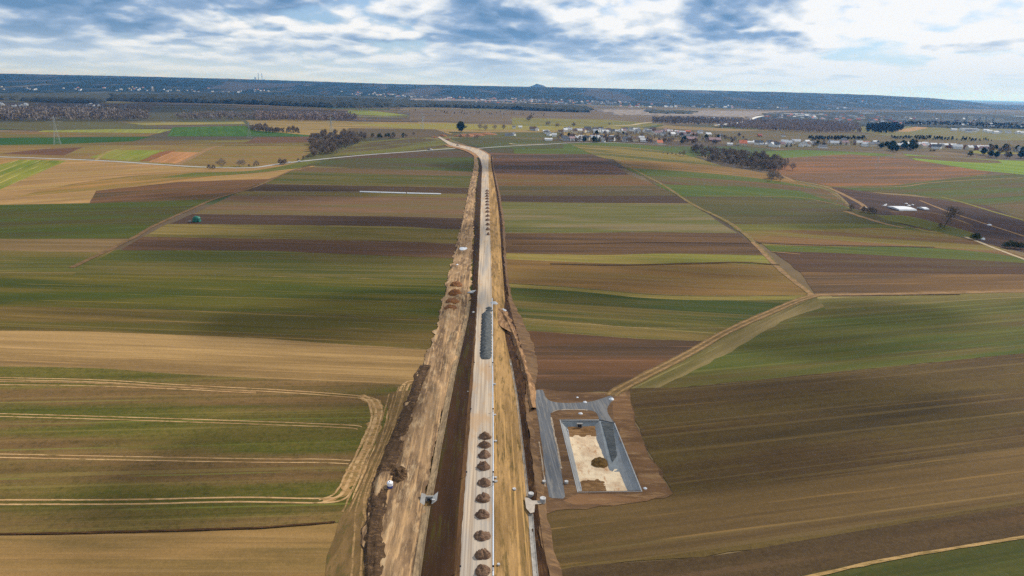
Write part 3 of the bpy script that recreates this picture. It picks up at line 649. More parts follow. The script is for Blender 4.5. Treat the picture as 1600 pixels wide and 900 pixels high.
# bend of the road towards the junction
bendL = [(748, 245), (744, 241), (737, 236.5), (728, 233), (716, 230), (704, 227), (696, 222.5), (689, 217.5), (684, 214.5)]
bendR = [(763.6, 245), (763, 242), (757, 237.5), (747, 233), (735, 230), (722, 227), (709, 224), (700, 220), (691, 215.5), (687, 213)]
zb = .9
bl, br = smooth_line(bendL, 6), smooth_line(bendR, 6)
m_fill = dirt_mat('sandy fill', (178, 138, 94), (150, 112, 76), (126, 94, 64), .06)
sheet('road_shoulder', [(u - 5.5, v + 1.2) for u, v in bl[:34]] + [(u + 3, v - .3) for u, v in br[:34]][::-1], m_fill, z=.78, amp=.6, step=20)
sheet('road', bl + br[::-1], m_pave.m, z=zb, amp=0)
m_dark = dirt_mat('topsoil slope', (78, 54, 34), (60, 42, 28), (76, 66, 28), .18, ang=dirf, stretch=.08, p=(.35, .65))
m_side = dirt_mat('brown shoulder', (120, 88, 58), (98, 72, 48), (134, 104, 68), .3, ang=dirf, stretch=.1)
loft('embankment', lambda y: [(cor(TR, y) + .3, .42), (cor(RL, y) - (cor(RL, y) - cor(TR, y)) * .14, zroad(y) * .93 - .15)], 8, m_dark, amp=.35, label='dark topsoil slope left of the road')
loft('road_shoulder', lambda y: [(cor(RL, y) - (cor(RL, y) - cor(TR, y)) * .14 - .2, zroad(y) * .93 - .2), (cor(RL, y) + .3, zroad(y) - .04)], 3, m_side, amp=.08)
# haul track and stripped strip left of the ditch
m_haul = dirt_mat('churned loam', (168, 138, 104), (116, 94, 72), (196, 170, 134), .13, ang=dirf, stretch=.22, bumpd=.5, tread=(214, 176, 128), p=(.42, .58))
def lump_haul(p, y, f):
    # stripped heaps near the field side, ruts in the middle
    a = 0
    b = .30 * noise.noise(Vector((p.x * 1.6, p.y * .05, 5)))
    c = max(0, noise.noise(Vector((p.x * .14, p.y * .06, 9))) - .15) * 3.0
    return max(0, a) + b + c
loft('haul_track', lambda y: [(cor(L0, y), .30), (cor(HR, y), .55)], 30, m_haul, amp=.38, freq=.3, edge=1.6, lumps=lump_haul, label='churned loam haul track left of the new road')
def inset(name, px, mat, z, amp=1.5, label=None):
    return sheet(name, px, mat, z=z, amp=amp, step=2.5, label=label)
# heaps of stripped topsoil along the field side of the haul track
m_top = dirt_mat('stripped topsoil', (96, 76, 56), (72, 56, 42), (128, 102, 74), .5, bumpd=.6, p=(.30, .70))
def dump(name, px, py, z0, wd, ln, h, mat, seed, label=None, cat=None, group=None, n=26, kind=None, rz=None, sharp=1.2, rough=.34):
    """a tipped heap: rounded cone with a ragged foot"""
    c = P(px, py, z0); vs = []; fs = []; rings = 11
    for i in range(rings + 1):
        r = i / rings
        for j in range(n):
            a = 2 * math.pi * j / n
            k = 1 + .10 * noise.noise(Vector((math.cos(a) * 1.4, math.sin(a) * 1.4, seed))) + (.06 * noise.noise(Vector((math.cos(a) * 5, math.sin(a) * 5, seed + 3))) if i else 0)
            x, y = math.cos(a) * r * wd / 2 * k, math.sin(a) * r * ln / 2 * k
            z = h * (1 - r ** sharp) ** .85 if r < 1 else -.25
            if 0 < i < rings: z += h * rough * noise.fractal(Vector((x * .9, y * .9, seed)), .6, 2, 4)
            vs.append((x, y, max(z, -.25)))
        if i:
            for j in range(n):
                a = (i - 1) * n + j; b = (i - 1) * n + (j + 1) % n
                fs.append((a, a + n, b + n, b))
    o = mesh(name, vs, fs, mat, smooth=True); o.location = c
    if rz: o.rotation_euler.z = rz
    return tag(o, label, cat, group, kind)
m_clod = dirt_mat('clod earth', (140, 114, 94), (112, 88, 74), (158, 130, 106), .9, bumpd=.5)
m_stone = dirt_mat('blue grey crushed stone', (100, 106, 110), (80, 87, 92), (120, 124, 124), .8, bumpd=.4)
near = [(755.5, 894, 7.6), (754, 869, 7.7), (754.5, 839.5, 7.6), (754.5, 806, 7.2), (755, 780.5, 6.9), (756, 756.5, 6.5), (756.5, 731.5, 6.6), (757, 713, 6.4), (757.5, 697.5, 6.4), (758, 684, 6.2)]
words = ['cut by the bottom edge', 'second from the bottom edge', 'third from the bottom edge', 'fourth from the bottom edge', 'fifth from the bottom edge', 'just in front of the middle marker post', 'just behind the middle marker post', 'third from the near row\'s far end', 'second from the near row\'s far end', 'furthest of the near row']
for i, (u, v, wd) in enumerate(near):
    u += 0
    px_m = F / ((P(u, v) - Vector((0, 0, CAMH))).dot(ROT @ Vector((0, 0, -1))))
    wx = 27.5 / 6.4 * (6.67 if v > 800 else 6.67 * (v / 900)) * .155 * 6.4 / px_m if False else None
    full = {894: 27, 869: 27.5, 839.5: 28, 806: 24.5, 780.5: 24.5, 756.5: 24, 731.5: 23, 713: 22, 697.5: 21.5, 684: 21}[v] / px_m
    dump('earth_heap', u + rnd.uniform(-1, .6), v - 1, 2.38, full * rnd.uniform(.94, 1.05), full * rnd.uniform(.88, 1.02), rnd.uniform(1.55, 2.1), m_clod, i * 3.1 + .7, 'brown earth heap on the road, ' + words[i], 'earth heap', 'earth heaps along the right edge of the road')
far_h = [366.5, 359, 351.5, 344.3, 338, 331.5, 326, 320.5, 315.7, 311.2, 307, 303, 299]
for i, v in enumerate(far_h):
    u = cor(RR, v) - 3.0
    px_m = F / ((P(u, v) - Vector((0, 0, CAMH))).dot(ROT @ Vector((0, 0, -1))))
    dump('earth_heap', u, v, zroad(v), 7.4 / px_m if i else 5 / px_m, 6.4, 1.9, m_clod, 50 + i, 'small dark earth heap in the far row on the right edge of the road' if i else 'smallest dark earth heap, nearest of the far row on the road', 'earth heap', 'earth heaps along the right edge of the road', n=16)
# continuous windrow of crushed stone
def windrow():
    line = []; vs = []; fs = []; n = 13
    y = 562.0; pts = []
    while y > 487: pts.append(y); y -= 1.0
    for i, y in enumerate(pts):
        uR = cor(RR, y) - .6; uL = uR - (17.2 * (y / 562) ** 1.6) - 2
        e = min(1, i / 5, (len(pts) - 1 - i) / 4) ** .5
        a, b = P(uL, y, 2.36), P(uR, y, 2.36); mid = a.lerp(b, .5)
        bulge = 1 + .05 * math.sin(i * 1.35) + .16 * noise.noise(Vector((i * .45, 2, 0)))
        for j in range(n):
            f = -1 + 2 * j / (n - 1); q = mid + (b - mid) * f * (.55 + .45 * e) * bulge
            q.z = 2.33 + 1.7 * e * (1 - abs(f) ** 1.7) * (1 + .10 * math.sin(i * 1.35)) + .6 * e * (1 - abs(f)) * noise.fractal(Vector((q.x, q.y * .7, 3)), .7, 2, 4)
            vs.append(q)
        if i:
            for j in range(n - 1):
                k = (i - 1) * n + j; fs.append((k, k + 1, k + n + 1, k + n))
    o = mesh('stone_windrow', vs, fs, m_stone, smooth=True)
    if o.data.polygons[5].normal.z < 0: o.data.flip_normals()
    tag(o, 'long blue grey windrow of crushed stone on the right half of the road', 'stone windrow')
windrow()
for (u, v, s) in ((764, 482, 4.2), (764.5, 485.6, 4.6), (762, 488.8, 3.6)):
    dump('stone_heap', u, v, 2.37, s * .9, s * .75, 1.0, m_stone, u + v, {482: 'small loose stone heap furthest ahead of the grey windrow', 485.6: 'small stone heap between the windrow and another small heap', 488.8: 'small stone heap touching the far end of the grey windrow'}[v], 'stone heap', 'small stone heaps at the windrow', n=14)

# right verge, kerb line, shallow ditch and its shaded bank
m_verge = dirt_mat('ochre verge', (176, 142, 94), (138, 110, 70), (110, 92, 54), .2, ang=dirf, stretch=.12, bumpd=.3, tread=(212, 170, 108), p=(.40, .62))
loft('road_verge', lambda y: [(cor(RR, y) - .3, zroad(y) - .06), (cor(RR, y) + (cor(VR, y) - cor(RR, y)) * .22, zroad(y) - .2), (cor(VR, y), .5)], 10, m_verge, amp=.32, freq=.35, edge=0, label='ochre soil verge right of the road')
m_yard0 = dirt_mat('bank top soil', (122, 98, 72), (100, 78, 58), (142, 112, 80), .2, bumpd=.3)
m_bank = dirt_mat('shade toned bank soil', (86, 60, 40), (64, 46, 32), (112, 82, 52), .3, ang=dirf, stretch=.2)  # shade of the left-facing bank put into the dark soil colour
loft('ditch_bank', lambda y: [(cor(VR, y) + .2, .30), (cor(VR, y) + .25 * (cor(DR, y) - cor(VR, y)), .42), (cor(DR, y), 1.3)], 6, m_bank, amp=.25, freq=.5, label='shade-darkened earth bank between the verge ditch and the fields')
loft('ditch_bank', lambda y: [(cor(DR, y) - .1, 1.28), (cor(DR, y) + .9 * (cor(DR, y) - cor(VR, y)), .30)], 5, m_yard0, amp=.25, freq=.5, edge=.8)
m_con = plain_mat('concrete', (.38, .37, .35), .14, .6)
m_conpale = plain_mat('pale concrete', (.33, .31, .28), .12, .8)
m_kerb = plain_mat('galvanised guide rail', (.55, .60, .66), .05, .5, .45, .5)
# kerb rail line on the right edge: a low rail on short posts
def line_pts(k, y0, y1, off=0, z=None):
    out = []
    for y in rows:
        if y1 <= y <= y0: out.append(P(cor(k, y) + off, y, zroad(y) if z is None else z))
    return out
rail_line = line_pts(RR, 905, 465, .6)
o = prism('kerb', rail_line, [(-.14, -.1), (-.14, .16), (.16, .16), (.16, -.1)], m_kerb)
tag(o, 'pale grey kerb running along the right edge of the road', 'kerb')
m_black = plain_mat('dark post', (.035, .035, .04), .1)
m_red = plain_mat('red reflector', (.5, .05, .04), .1)
m_white = plain_mat('white plastic', (.46, .44, .42), .06, 1.0, .5, .4)
def box(x0, x1, y0, y1, z0, z1):
    v = [(x, y, z) for z in (z0, z1) for y in (y0, y1) for x in (x0, x1)]
    return v, [(0, 2, 3, 1), (4, 5, 7, 6), (0, 1, 5, 4), (2, 6, 7, 3), (0, 4, 6, 2), (1, 3, 7, 5)]
def join(parts):
    vs = []; fs = []
    for v, f in parts:
        k = len(vs); vs += v; fs += [tuple(i + k for i in g) for g in f]
    return vs, fs
def cyl(r0, r1, z0, z1, n=12, x=0, y=0):
    v = [(x + r0 * math.cos(2 * math.pi * i / n), y + r0 * math.sin(2 * math.pi * i / n), z0) for i in range(n)] + [(x + r1 * math.cos(2 * math.pi * i / n), y + r1 * math.sin(2 * math.pi * i / n), z1) for i in range(n)]
    f = [(i, (i + 1) % n, n + (i + 1) % n, n + i) for i in range(n)] + [tuple(range(n))[::-1], tuple(range(n, 2 * n))]
    return v, f
pp = empty('marker_post', (0, 0, 0))
v, f = cyl(.09, .07, 0, 1.25, 8); mesh('post', v, f, m_white, pp)
v, f = join([box(-.22, .22, -.12, .12, 1.1, 1.5)]); mesh('cap', v, f, m_black, pp)
posts = [(RL, 892, .6, 'left edge of the road, nearest the bottom of the photo'), (RL, 743.5, .6, 'left edge of the road beside the fifth earth heap'), (RL, 644, .6, 'left edge of the road, just beyond the near row of heaps'), (RL, 571, .6, 'left edge of the road beside the near end of the windrow'),
         (RR, 892, .6, 'right kerb, nearest the bottom of the photo'), (RR, 743.5, .6, 'right kerb between two earth heaps'), (RR, 644, .6, 'right kerb, just beyond the near row of heaps'), (RR, 571, .6, 'right kerb beside the near end of the windrow'), (RR, 759, .6, 'right kerb, a little in front of another post')]
for i, (k, y, off, lb) in enumerate(posts):
    o = pp if i == 0 else copy_tree(pp)
    o.location = P(cor(k, y) + (off if k == RL else off), y, zroad(y) + (-.05 if k == RL else .1))
    tag(o, 'dark capped marker post, ' + lb, 'marker post', 'marker posts along the road edges')
# drain troughs at the ditch bottoms
m_trough = dirt_mat('weathered concrete trough', (168, 146, 114), (134, 116, 92), (110, 94, 74), .6, ang=dirf, stretch=.2, bumpd=.1)
m_troughw = plain_mat('white grey concrete', (.32, .29, .25), .25, .4)
def trough(k, y0, y1, off, wd, mat, label, z=.5):
    ln = line_pts(k, y0, y1, off, z)
    w2 = wd / 2
    o = prism('drainage_trough', ln, [(-w2, -.2), (-w2, .18), (-w2 + .12, .18), (-w2 * .45, .02), (w2 * .45, .02), (w2 - .12, .18), (w2, .18), (w2, -.2)], mat)
    return tag(o, label, 'drainage trough')
trough(TR, 910, 789, -3.0, 1.9, m_trough, 'pale concrete drainage trough in front of the left culvert walls', .55)
trough(TR, 780, 470, -2.0, 2.0, m_trough, 'long pale concrete drainage trough between the dark slope and the haul track', .55)
trough(VR, 910, 800, 2.0, 1.3, m_troughw, 'grey concrete drainage trough running from the manholes to the bottom edge', .50)
trough(VR, 776, 560, -.5, .7, m_troughw, 'narrow white concrete gutter running beside the dark ditch', .50)
# culvert wing walls on the left
cw = empty('culvert_head', P(669, 784, .5), R(2), label='pale concrete culvert head with two splayed wing walls left of the road', cat='culvert head')
def slab(pts, th, name, mat, parent):
    """pts: quad (x,y,z); thickness along normal"""
    a, b, c, d = [Vector(p) for p in pts]; nn = (b - a).cross(d - a).normalized() * th
    vs = [a, b, c, d, a + nn, b + nn, c + nn, d + nn]
    return mesh(name, vs, [(3, 2, 1, 0), (4, 5, 6, 7), (0, 1, 5, 4), (1, 2, 6, 5), (2, 3, 7, 6), (3, 0, 4, 7)], mat, parent)
slab([(-2.2, -1.6, .1), (-.9, -1.4, -.2), (-.8, 1.4, 1.3), (-2.0, 1.5, 1.7)], .25, 'wing_wall', m_conpale, cw)
slab([(1.0, -1.2, -.2), (2.4, -.2, .4), (2.6, 1.8, 1.9), (1.3, .9, 1.2)], .25, 'wing_wall', m_con, cw)
v, f = box(-.8, 1.4, .9, 1.3, -.4, 1.1); mesh('head_wall', v, f, m_con, cw)
v, f = box(-.3, .5, .84, .92, -.3, .5); mesh('pipe_mouth', v, f, m_black, cw)
v, f = box(1.05, 1.85, -.5, .3, .2, .9); mesh('pale_block', v, f, m_white, cw)
def manhole(u, v, z, r, h, label, rz=0, cap=m_white):
    e = empty('manhole', P(u, v, z), rz, label=label, cat='manhole')
    a, b = cyl(r, r, -.3, h, 20); mesh('ring', a, b, m_con, e)
    a, b = cyl(r * 1.08, r * 1.0, h + .003, h + .16, 20); mesh('cover', a, b, cap, e)
    a, b = cyl(r * .3, r * .3, h + .165, h + .20, 12, r * .4, 0); mesh('hatch', a, b, m_con, e)
    return e
manhole(829.5, 775.5, .6, .75, .9, 'white topped concrete manhole at the head of the roadside gutter')
manhole(848, 783.5, 1.0, .8, 1.0, 'white topped concrete manhole at the right end of the pale apron')
m_sand = plain_mat('sandy concrete', (.42, .35, .28), .14, .7)
inset('concrete_apron', [(820, 777), (826, 778), (832, 782), (846, 782), (846, 787), (836, 788), (835, 800), (829, 802), (822, 794)], m_sand, 1.3, .2)
for (u, v, z, r, lb) in ((774.5, 690, 2.2, .42, 'small round white drain lid beside the far heaps of the near row'), (774.5, 747, 2.2, .38, 'small white drain lid right of the kerb, behind a rubble scrap'), (774.8, 753, 2.2, .46, 'dull grey drain lid right of the kerb, a step in front of the white one'), (803.5, 765, 1.3, .5, 'small white drain lid in the middle of the ochre verge'), (779, 883, 2.2, .34, 'small pale drain lid on the verge at the bottom edge'), (773.5, 649, 2.2, .4, 'small drain lid right of the kerb behind the row of heaps'),
                         (850, 753, .6, .5, 'round white cover on the soil left of the gravel yard track'), (885, 753.5, .6, .55, 'round white cover between the gravel track and the basin'), (732.6, 613, 1.6, .5, 'white round cover on the dark slope left of the road'), (740.5, 488.5, 1.4, .8, 'bright white round cover on the far part of the dark slope'), (773, 601, 2.2, .5, 'dark drain lid right of the kerb, nearest the windrow')):
    manhole(u, v, z, r, .25, lb, cap=m_white if 'dark' not in lb[:5] and 'dull' not in lb else m_con)
# water tank on the field edge
tk = empty('water_tank', P(609.5, 761.5, .4), R(20), label='round white plastic tank standing in the dark soil beside the haul track', cat='water tank')
m_tank = plain_mat('white tank plastic', (.82, .83, .86), .05, 1, .4, .5); m_tank_shade = plain_mat('blue tank shade', (.06, .08, .26), .1, 1, .5, .4)
a, b = join([cyl(.85, .85, .75, 1.6, 24), cyl(.85, .6, 1.6, 1.85, 24)]); mesh('shell', a, b, m_tank, tk)
a, b = cyl(.80, .80, 0, .747, 24); mesh('base', a, b, m_tank_shade, tk)  # shaded lower side of the white tank, put in as dark blue
a, b = cyl(.2, .2, 1.853, 1.95, 12, -.15, -.1); mesh('filler_cap', a, b, m_black, tk)

# dark topsoil heaps between field and haul track
heapset = []
loft('topsoil_ridge', lambda y: [(cor(L0, y) - 3, .1), (cor(L0, y) + 3, .75), (cor(L0, y) + 14, .9), (cor(L0, y) + 24 * min(1, (y - 560) / 140), .5)], 7, m_top, amp=.6, freq=.7, y0=570, y1=1000, edge=1.5, label='low clodded ridge of stripped topsoil at the field edge')
for u_, v_, a_, b_, h_, l_ in ((622, 742, 6, 9, 1.0, 'low dark topsoil heap behind the white tank'), (604, 748, 5, 4, .7, 'small dark topsoil heap left of the white tank')): dump('topsoil_heap', u_, v_, .4, a_, b_, h_, m_top, u_, l_, 'topsoil heap', sharp=2.0, rough=.9)
side = ['just behind the white tank', 'right beside the white tank', 'first in front of the white tank', 'second in front of the white tank', 'third in front of the white tank', 'at the bottom edge of the photo', 'second behind the white tank', 'third behind the white tank', 'fourth behind the white tank', 'at the field corner, furthest of the line']
for i, (u, v, a, b, h) in enumerate(heapset):
    dump('topsoil_heap', u, v, .45, a, b, h, m_top, i * 5.3 + .5, 'dark clodded topsoil heap along the haul track, ' + side[i], 'topsoil heap', 'topsoil heaps at the field edge', sharp=2.0, rough=.8, rz=.12)
m_loam = dirt_mat('loam heap', (150, 102, 64), (120, 80, 52), (186, 142, 96), .5, bumpd=.5)
for i, (u, v, a, b, h, lb) in enumerate([(713, 445, 7, 8, 1.8, 'furthest rounded loam heap beside the haul track'), (711, 458, 7.5, 9, 2.0, 'rounded loam heap second from the far end beside the haul track'), (707, 470, 7, 9, 1.0, 'low pale loam heap in front of two rounded ones'), (704, 481, 6.5, 7, 1.5, 'dark loam heap nearest the camera of the four by the haul track')]):
    dump('loam_heap', u, v, .7, a, b, h, m_loam, 90 + i * 2, lb, 'loam heap', 'loam heaps beside the haul track', sharp=2.2, rough=.3)
# rubble scraps along the haul track
dump('lime_heap', 722.5, 388.5, .8, 5.5, 9, .9, plain_mat('pale lime', (.66, .68, .70), .1, .8), 31, 'low whitish lime heap left of the haul track', 'lime heap')
dump('lime_heap', 727, 388, .8, 2.8, 4, .8, bpy.data.materials['pale lime'], 32, 'small white lime heap right of the bigger one', 'lime heap')
dump('lime_heap', 714, 414, .8, 2.4, 3, .7, bpy.data.materials['pale lime'], 33, 'tiny white lime heap in front of the pair', 'lime heap')
dump('gravel_heap', 741.5, 456, 1.0, 8.5, 3.2, 1.0, plain_mat('grey gravel', (.40, .41, .42), .15, 1.2), 35, 'flat grey gravel heap lying across the dark slope', 'gravel heap', rz=.35)
dump('gravel_heap', 771, 473.5, 2.2, 5, 5, .7, bpy.data.materials['grey gravel'], 36, 'small grey gravel heap right of the road before the windrow', 'gravel heap')
dump('lime_heap', 785, 484.6, .9, 4.2, 3, .8, bpy.data.materials['pale lime'], 37, 'small white heap at the head of the dark side ditch', 'lime heap')

# spoil ridge on the right between the verge ditch and the red brown field
m_ridge = dirt_mat('spoil ridge', (164, 128, 92), (120, 92, 66), (190, 154, 114), .22, ang=dirf, stretch=.25, bumpd=.5)
RT = [(640, 828, 838), (620, 822, 836), (600, 820, 833), (580, 813, 829), (560, 808, 823), (530, 800, 812), (505, 787, 804), (485, 776, 792)]
def rt(k, y):
    for a, b in zip(RT, RT[1:]):
        if b[0] <= y <= a[0]: return b[k] + (a[k] - b[k]) * (y - b[0]) / (a[0] - b[0])
    return RT[0][k] if y > 640 else RT[-1][k]
loft('spoil_ridge', lambda y: [(rt(1, y), .4), (rt(1, y) + .5 * (rt(2, y) - rt(1, y)), 2.0), (rt(2, y) + 1, .3)], 8, m_ridge, amp=.7, freq=.35, y0=486, y1=640, edge=.8, label='pale spoil ridge at the edge of the red brown field')
sheet('side_ramp', [(768, 478), (784, 482), (796, 497), (800, 520), (782, 510), (770, 495)], m_ridge, z=1.6, amp=.6, step=3)

# ------------------------------------------------------------------ gravel yard and retention basin
m_yard = dirt_mat('brown yard soil', (120, 94, 68), (98, 75, 55), (138, 108, 76), .18, bumpd=.3)
m_yard2 = dirt_mat('reddish yard soil', (140, 106, 74), (114, 86, 60), (160, 128, 92), .15, bumpd=.3)
yard = [(834, 612), (846, 607), (900, 613), (962, 611), (984, 610), (992, 650), (1010, 700), (1036, 750), (1052, 771), (1040, 778), (960, 790), (870, 797), (846, 806), (838, 780), (832, 720), (828, 660)]
rim = [Vector((p.x, p.y, 0)) for p in basin_rim]
zy = .26
def yard_sheet(name, px, mat, z, label=None):
    pts = rough_outline([P(u, v, z) for u, v in px], 2.0, 3)
    rr = [Vector((p.x, p.y, z)) for p in rim]
    al = pts + rr; fs = []
    for t in tessellate_polygon([pts, rr]):
        a, b, c = (al[i] for i in t); fs.append(tuple(t) if (b - a).cross(c - a).z > 0 else tuple(reversed(t)))
    return tag(mesh(name, al, fs, mat), label, kind='structure')
yard_sheet('yard', yard, m_yard, zy, 'bare soil yard around the retention basin')
inset('yard', [(1004, 767), (962, 664), (957, 640), (960, 622), (975, 612), (985, 625), (990, 655), (1010, 705), (1030, 742), (1050, 771), (1010, 783), (940, 788), (900, 789), (880, 782), (902, 772), (1002, 771)], m_yard2, zy + .01)
m_grav = dirt_mat('blue grey gravel', (118, 122, 128), (100, 105, 112), (138, 136, 132), .35, ang=R(95), stretch=.12, bumpd=.1, p=(.3, .7), tread=(150, 150, 150))
def arc(pts): return smooth_line(pts, 5)
outer = [(838, 609), (848, 609)] + arc([(850, 613), (853, 621), (862, 627), (880, 629.5), (905, 629), (925, 627), (942, 622), (954, 618)]) + [(959, 621), (956, 627)] + arc([(953, 630), (949, 638), (950, 646), (956, 655)]) + [(960, 660.5), (936.5, 655.5)]
inner = arc([(936, 655), (933, 647), (926, 642), (905, 640), (880, 640.5), (867, 641.5), (860, 646)]) + arc([(860, 646), (863, 665), (869, 690), (876, 730), (883, 776)]) + [(880, 779), (862, 778), (858, 776), (852, 735), (846, 690), (840, 650), (836, 630)]
inset('gravel_track', outer + inner, m_grav, zy + .03, .25, 'blue grey gravel service track round the basin')
m_pebble = dirt_mat('pale edge gravel', (190, 176, 158), (164, 146, 124), (210, 196, 178), .9)
ribbon('gravel_edge', [(861, 652), (865, 672), (870, 695), (877, 732)], .45, m_pebble, z=zy + .05, amp=.35)
ribbon('gravel_edge', [(862, 645), (870, 641), (885, 640), (905, 640), (918, 641)], .5, m_pebble, z=zy + .05, amp=.35)
ribbon('gravel_edge', [(842, 690), (847, 720), (852, 760)], .3, m_pebble, z=zy + .05, amp=.3)
m_slab = plain_mat('concrete slab', (.28, .285, .28), .10, .25)
m_slab2 = plain_mat('shade toned concrete slab', (.24, .26, .265), .16, .3)  # far bank's shade put into a darker slab tone, shared by the ramp
m_floor = NT('compacted sand')
def _fl():
    t = m_floor; n1 = t.noise(t.coords(), .16, 6, .6, 3); n2 = t.noise(t.coords(0, (1, .35, 1)), .5, 6, .75, 9)
    c = t.mix(t.ramp(n1, .42, .60), (.80, .62, .40, 1), (.62, .44, .27, 1))
    c = t.mix(t.math('MULTIPLY', t.ramp(n2, .54, .66), .7), c, lin((206, 144, 92)))
    t.col(c); t.bump(n2, .6, .25)
_fl()
rb = empty('retention_basin', P(940, 712, -2.2), 0, label='sunken retention basin with grey concrete slab banks and a sand floor', cat='retention basin')
def bw(pts):                                        # px+z points into the basin's own space
    return [P(u, v, z) - rb.location for u, v, z in pts]
D = -2.2
TL, TRr, TO, BR, BL = (875, 656, 0), (936, 656, 0), (960, 661, 0), (1003, 768, 0), (903, 769, 0)
fTL, fTR = (886.5, 670.5, D), (924, 669.5, D); fRB, fRO = (953.5, 738, D), (967.5, 737, D); fBR, fBL = (981, 769, D), (909.5, 770, D)
def face(name, pts, mat):
    p = bw(pts); o = mesh(name, p, [tuple(range(len(p)))], mat, rb)
    return o
def walls():
    for nm, pts, mt in (('bank_slab', [BL, TL, fTL, fBL], m_slab), ('bank_slab', [TL, TRr, fTR, fTL], m_slab2), ('bank_slab', [TRr, fRB, fTR], m_slab), ('bank_slab', [BR, fBR, fRO, TO], m_slab)):
        p = bw(pts); c = Vector((0, 0, 2)); 
        ctr = sum(p, Vector()) / len(p); n = (p[1] - p[0]).cross(p[2] - p[0])
        if n.dot((Vector((0, 0, 1.5)) - ctr)) < 0: p = p[::-1]
        mesh(nm, p, [tuple(range(len(p)))], mt, rb)
walls()
face('ramp', [TRr, TO, fRO, fRB], m_slab2)
rampm = face('ramp_gravel', [(939.5, 659, -.06), (957.5, 662.5, -.06), (964, 712, -1.5), (957, 722, -1.67), (953, 708, -1.34), (947, 685, -.73)], m_stone); rampm.location.z = .12
# sand floor with relief, clipped to the toe line
def floor():
    poly = bw([fTL, fTR, fRB, fRO, fBR, fBL])
    bm = bmesh.new(); x0 = min(p.x for p in poly); x1 = max(p.x for p in poly) + 1; y0 = min(p.y for p in poly); y1 = max(p.y for p in poly)
    nx, ny = 40, 90
    g = [[bm.verts.new((x0 + (x1 - x0) * i / nx, y0 + (y1 - y0) * j / ny, 0)) for i in range(nx + 1)] for j in range(ny + 1)]
    for j in range(ny):
        for i in range(nx): bm.faces.new((g[j][i], g[j][i + 1], g[j + 1][i + 1], g[j + 1][i]))
    n = len(poly); c = sum(poly, Vector()) / n
    for ka, kb in ((0, 1), (5, 0), (4, 5), (3, 4)):
        a, b = poly[ka], poly[kb]; d = b - a; nn = Vector((d.y, -d.x, 0)).normalized()
        if (c - a).dot(nn) > 0: nn = -nn
        bmesh.ops.bisect_plane(bm, geom=bm.verts[:] + bm.edges[:] + bm.faces[:], plane_co=a, plane_no=nn, clear_outer=True)
    for v in bm.verts:
        q = v.co; t = (q.y - y0) / (y1 - y0)
        z = .16 * noise.fractal(Vector((q.x * .5, q.y * .5, 2)), .7, 2, 4) + .05
        z += .85 * max(0, (t - .80) / .2) ** .8                # earth left lying below the far bank
        z += .5 * math.exp(-((q.x - (x0 + 3.2)) ** 2 / 10 + (q.y - (y0 + 3.5)) ** 2 / 14))
        v.co.z = z
    me = bpy.data.meshes.new('sand_floor'); bm.to_mesh(me); bm.free()
    me.polygons.foreach_set('use_smooth', [True] * len(me.polygons)); me.materials.append(m_floor.m); me.materials.append(dirt_mat('sandy earth and bank shade', (150, 116, 78), (126, 94, 60), (176, 138, 94), .4, bumpd=.4))
    for p in me.polygons:
        t = (p.center.y - y0) / (y1 - y0)
        w_ = noise.noise(Vector((p.center.x * .5, 3, 0))) * .03
        if t > .845 + w_: p.material_index = 1  # far bank's shadow on the sand painted in with the brown earth
        if math.hypot((p.center.x - (x0 + 4.6)) / 1.15, p.center.y - (y0 + 1.5)) < 5.2 + noise.fractal(p.center * .5, .8, 2, 4) * 1.6 and p.center.x < x0 + 8.6: p.material_index = 1
    o = bpy.data.objects.new('sand_floor', me); col.objects.link(o); o.parent = rb
floor()
m_cop = plain_mat('coping concrete', (.36, .36, .35), .1, .6)
rl = [P(u, v, zy + .02) for u, v, z in (TO, BR, BL, TL, TRr)]
cop = prism('coping', rl, [(-.16, -.5), (-.16, .06), (.16, .06), (.16, -.5)], m_cop, None); cop.parent = rb; cop.location = -rb.location
# earth faces closing the gap between ground level and the yard surface
og = empty('x', (0, 0, 0)); bpy.data.objects.remove(og)
ob = bw([(905.5, 666.5, -1.2)])[0]
ou = mesh('outlet', *[x for x in (lambda pr: ([Vector(q) + ob for q in pr[0]], pr[1]))(join([box(-1.0, -.7, -.4, .3, -1, 1.0), box(.7, 1.0, -.4, .3, -1, 1.0), box(-1.0, 1.0, -.4, .3, 1.0, 1.25)]))], m_conpale, rb)
v_, f_ = box(-.7, .7, -.1, .2, -1, .99); mesh('opening', [Vector(q) + ob for q in v_], f_, m_black, ou)
v_, f_ = box(-1.0, 1.0, -1.6, -.4, -1.35, -1.1); mesh('apron', [Vector(q) + ob for q in v_], f_, m_conpale, ou)
dump('spoil_heap', 937, 724, D + .02, 5.6 * 1.02, 6.2, 1.7, dirt_mat('olive earth', (136, 106, 60), (106, 82, 48), (156, 126, 76), .5), 71, 'round olive brown earth heap on the sand floor of the basin', 'earth heap')
dump('lime_heap', 907, 646.5, zy, 1.7, 1.3, .5, bpy.data.materials['pale lime'], 72, 'small white lump on the soil behind the basin', 'lime heap')
for (u, v, s, lb) in ((955, 624, 2.2, 'pale gravel pile at the end of the yard track by the farm track'), (914, 628.5, 1.6, 'small pale gravel pile on the upper edge of the yard track'), (902, 621, 1.0, 'tiny white gravel pile on the brown soil behind the yard track'), (1008, 763, 1.2, 'small pale pile beyond the near right corner of the basin')):
    dump('gravel_heap', u, v, zy + .02, s, s, s * .3, bpy.data.materials['pale lime'], u, lb, 'gravel heap', n=14)
# retaining sides: soil faces under the coping so that the yard has thickness
mesh_o = prism('soil_edge', [P(u, v, 0) for u, v, z in (TO, BR, BL, TL, TRr)], [(-.05, -.05), (-.05, zy), (.2, zy), (.2, -.05)], m_yard); mesh_o.name = 'yard_edge'; mesh_o['kind'] = 'structure'
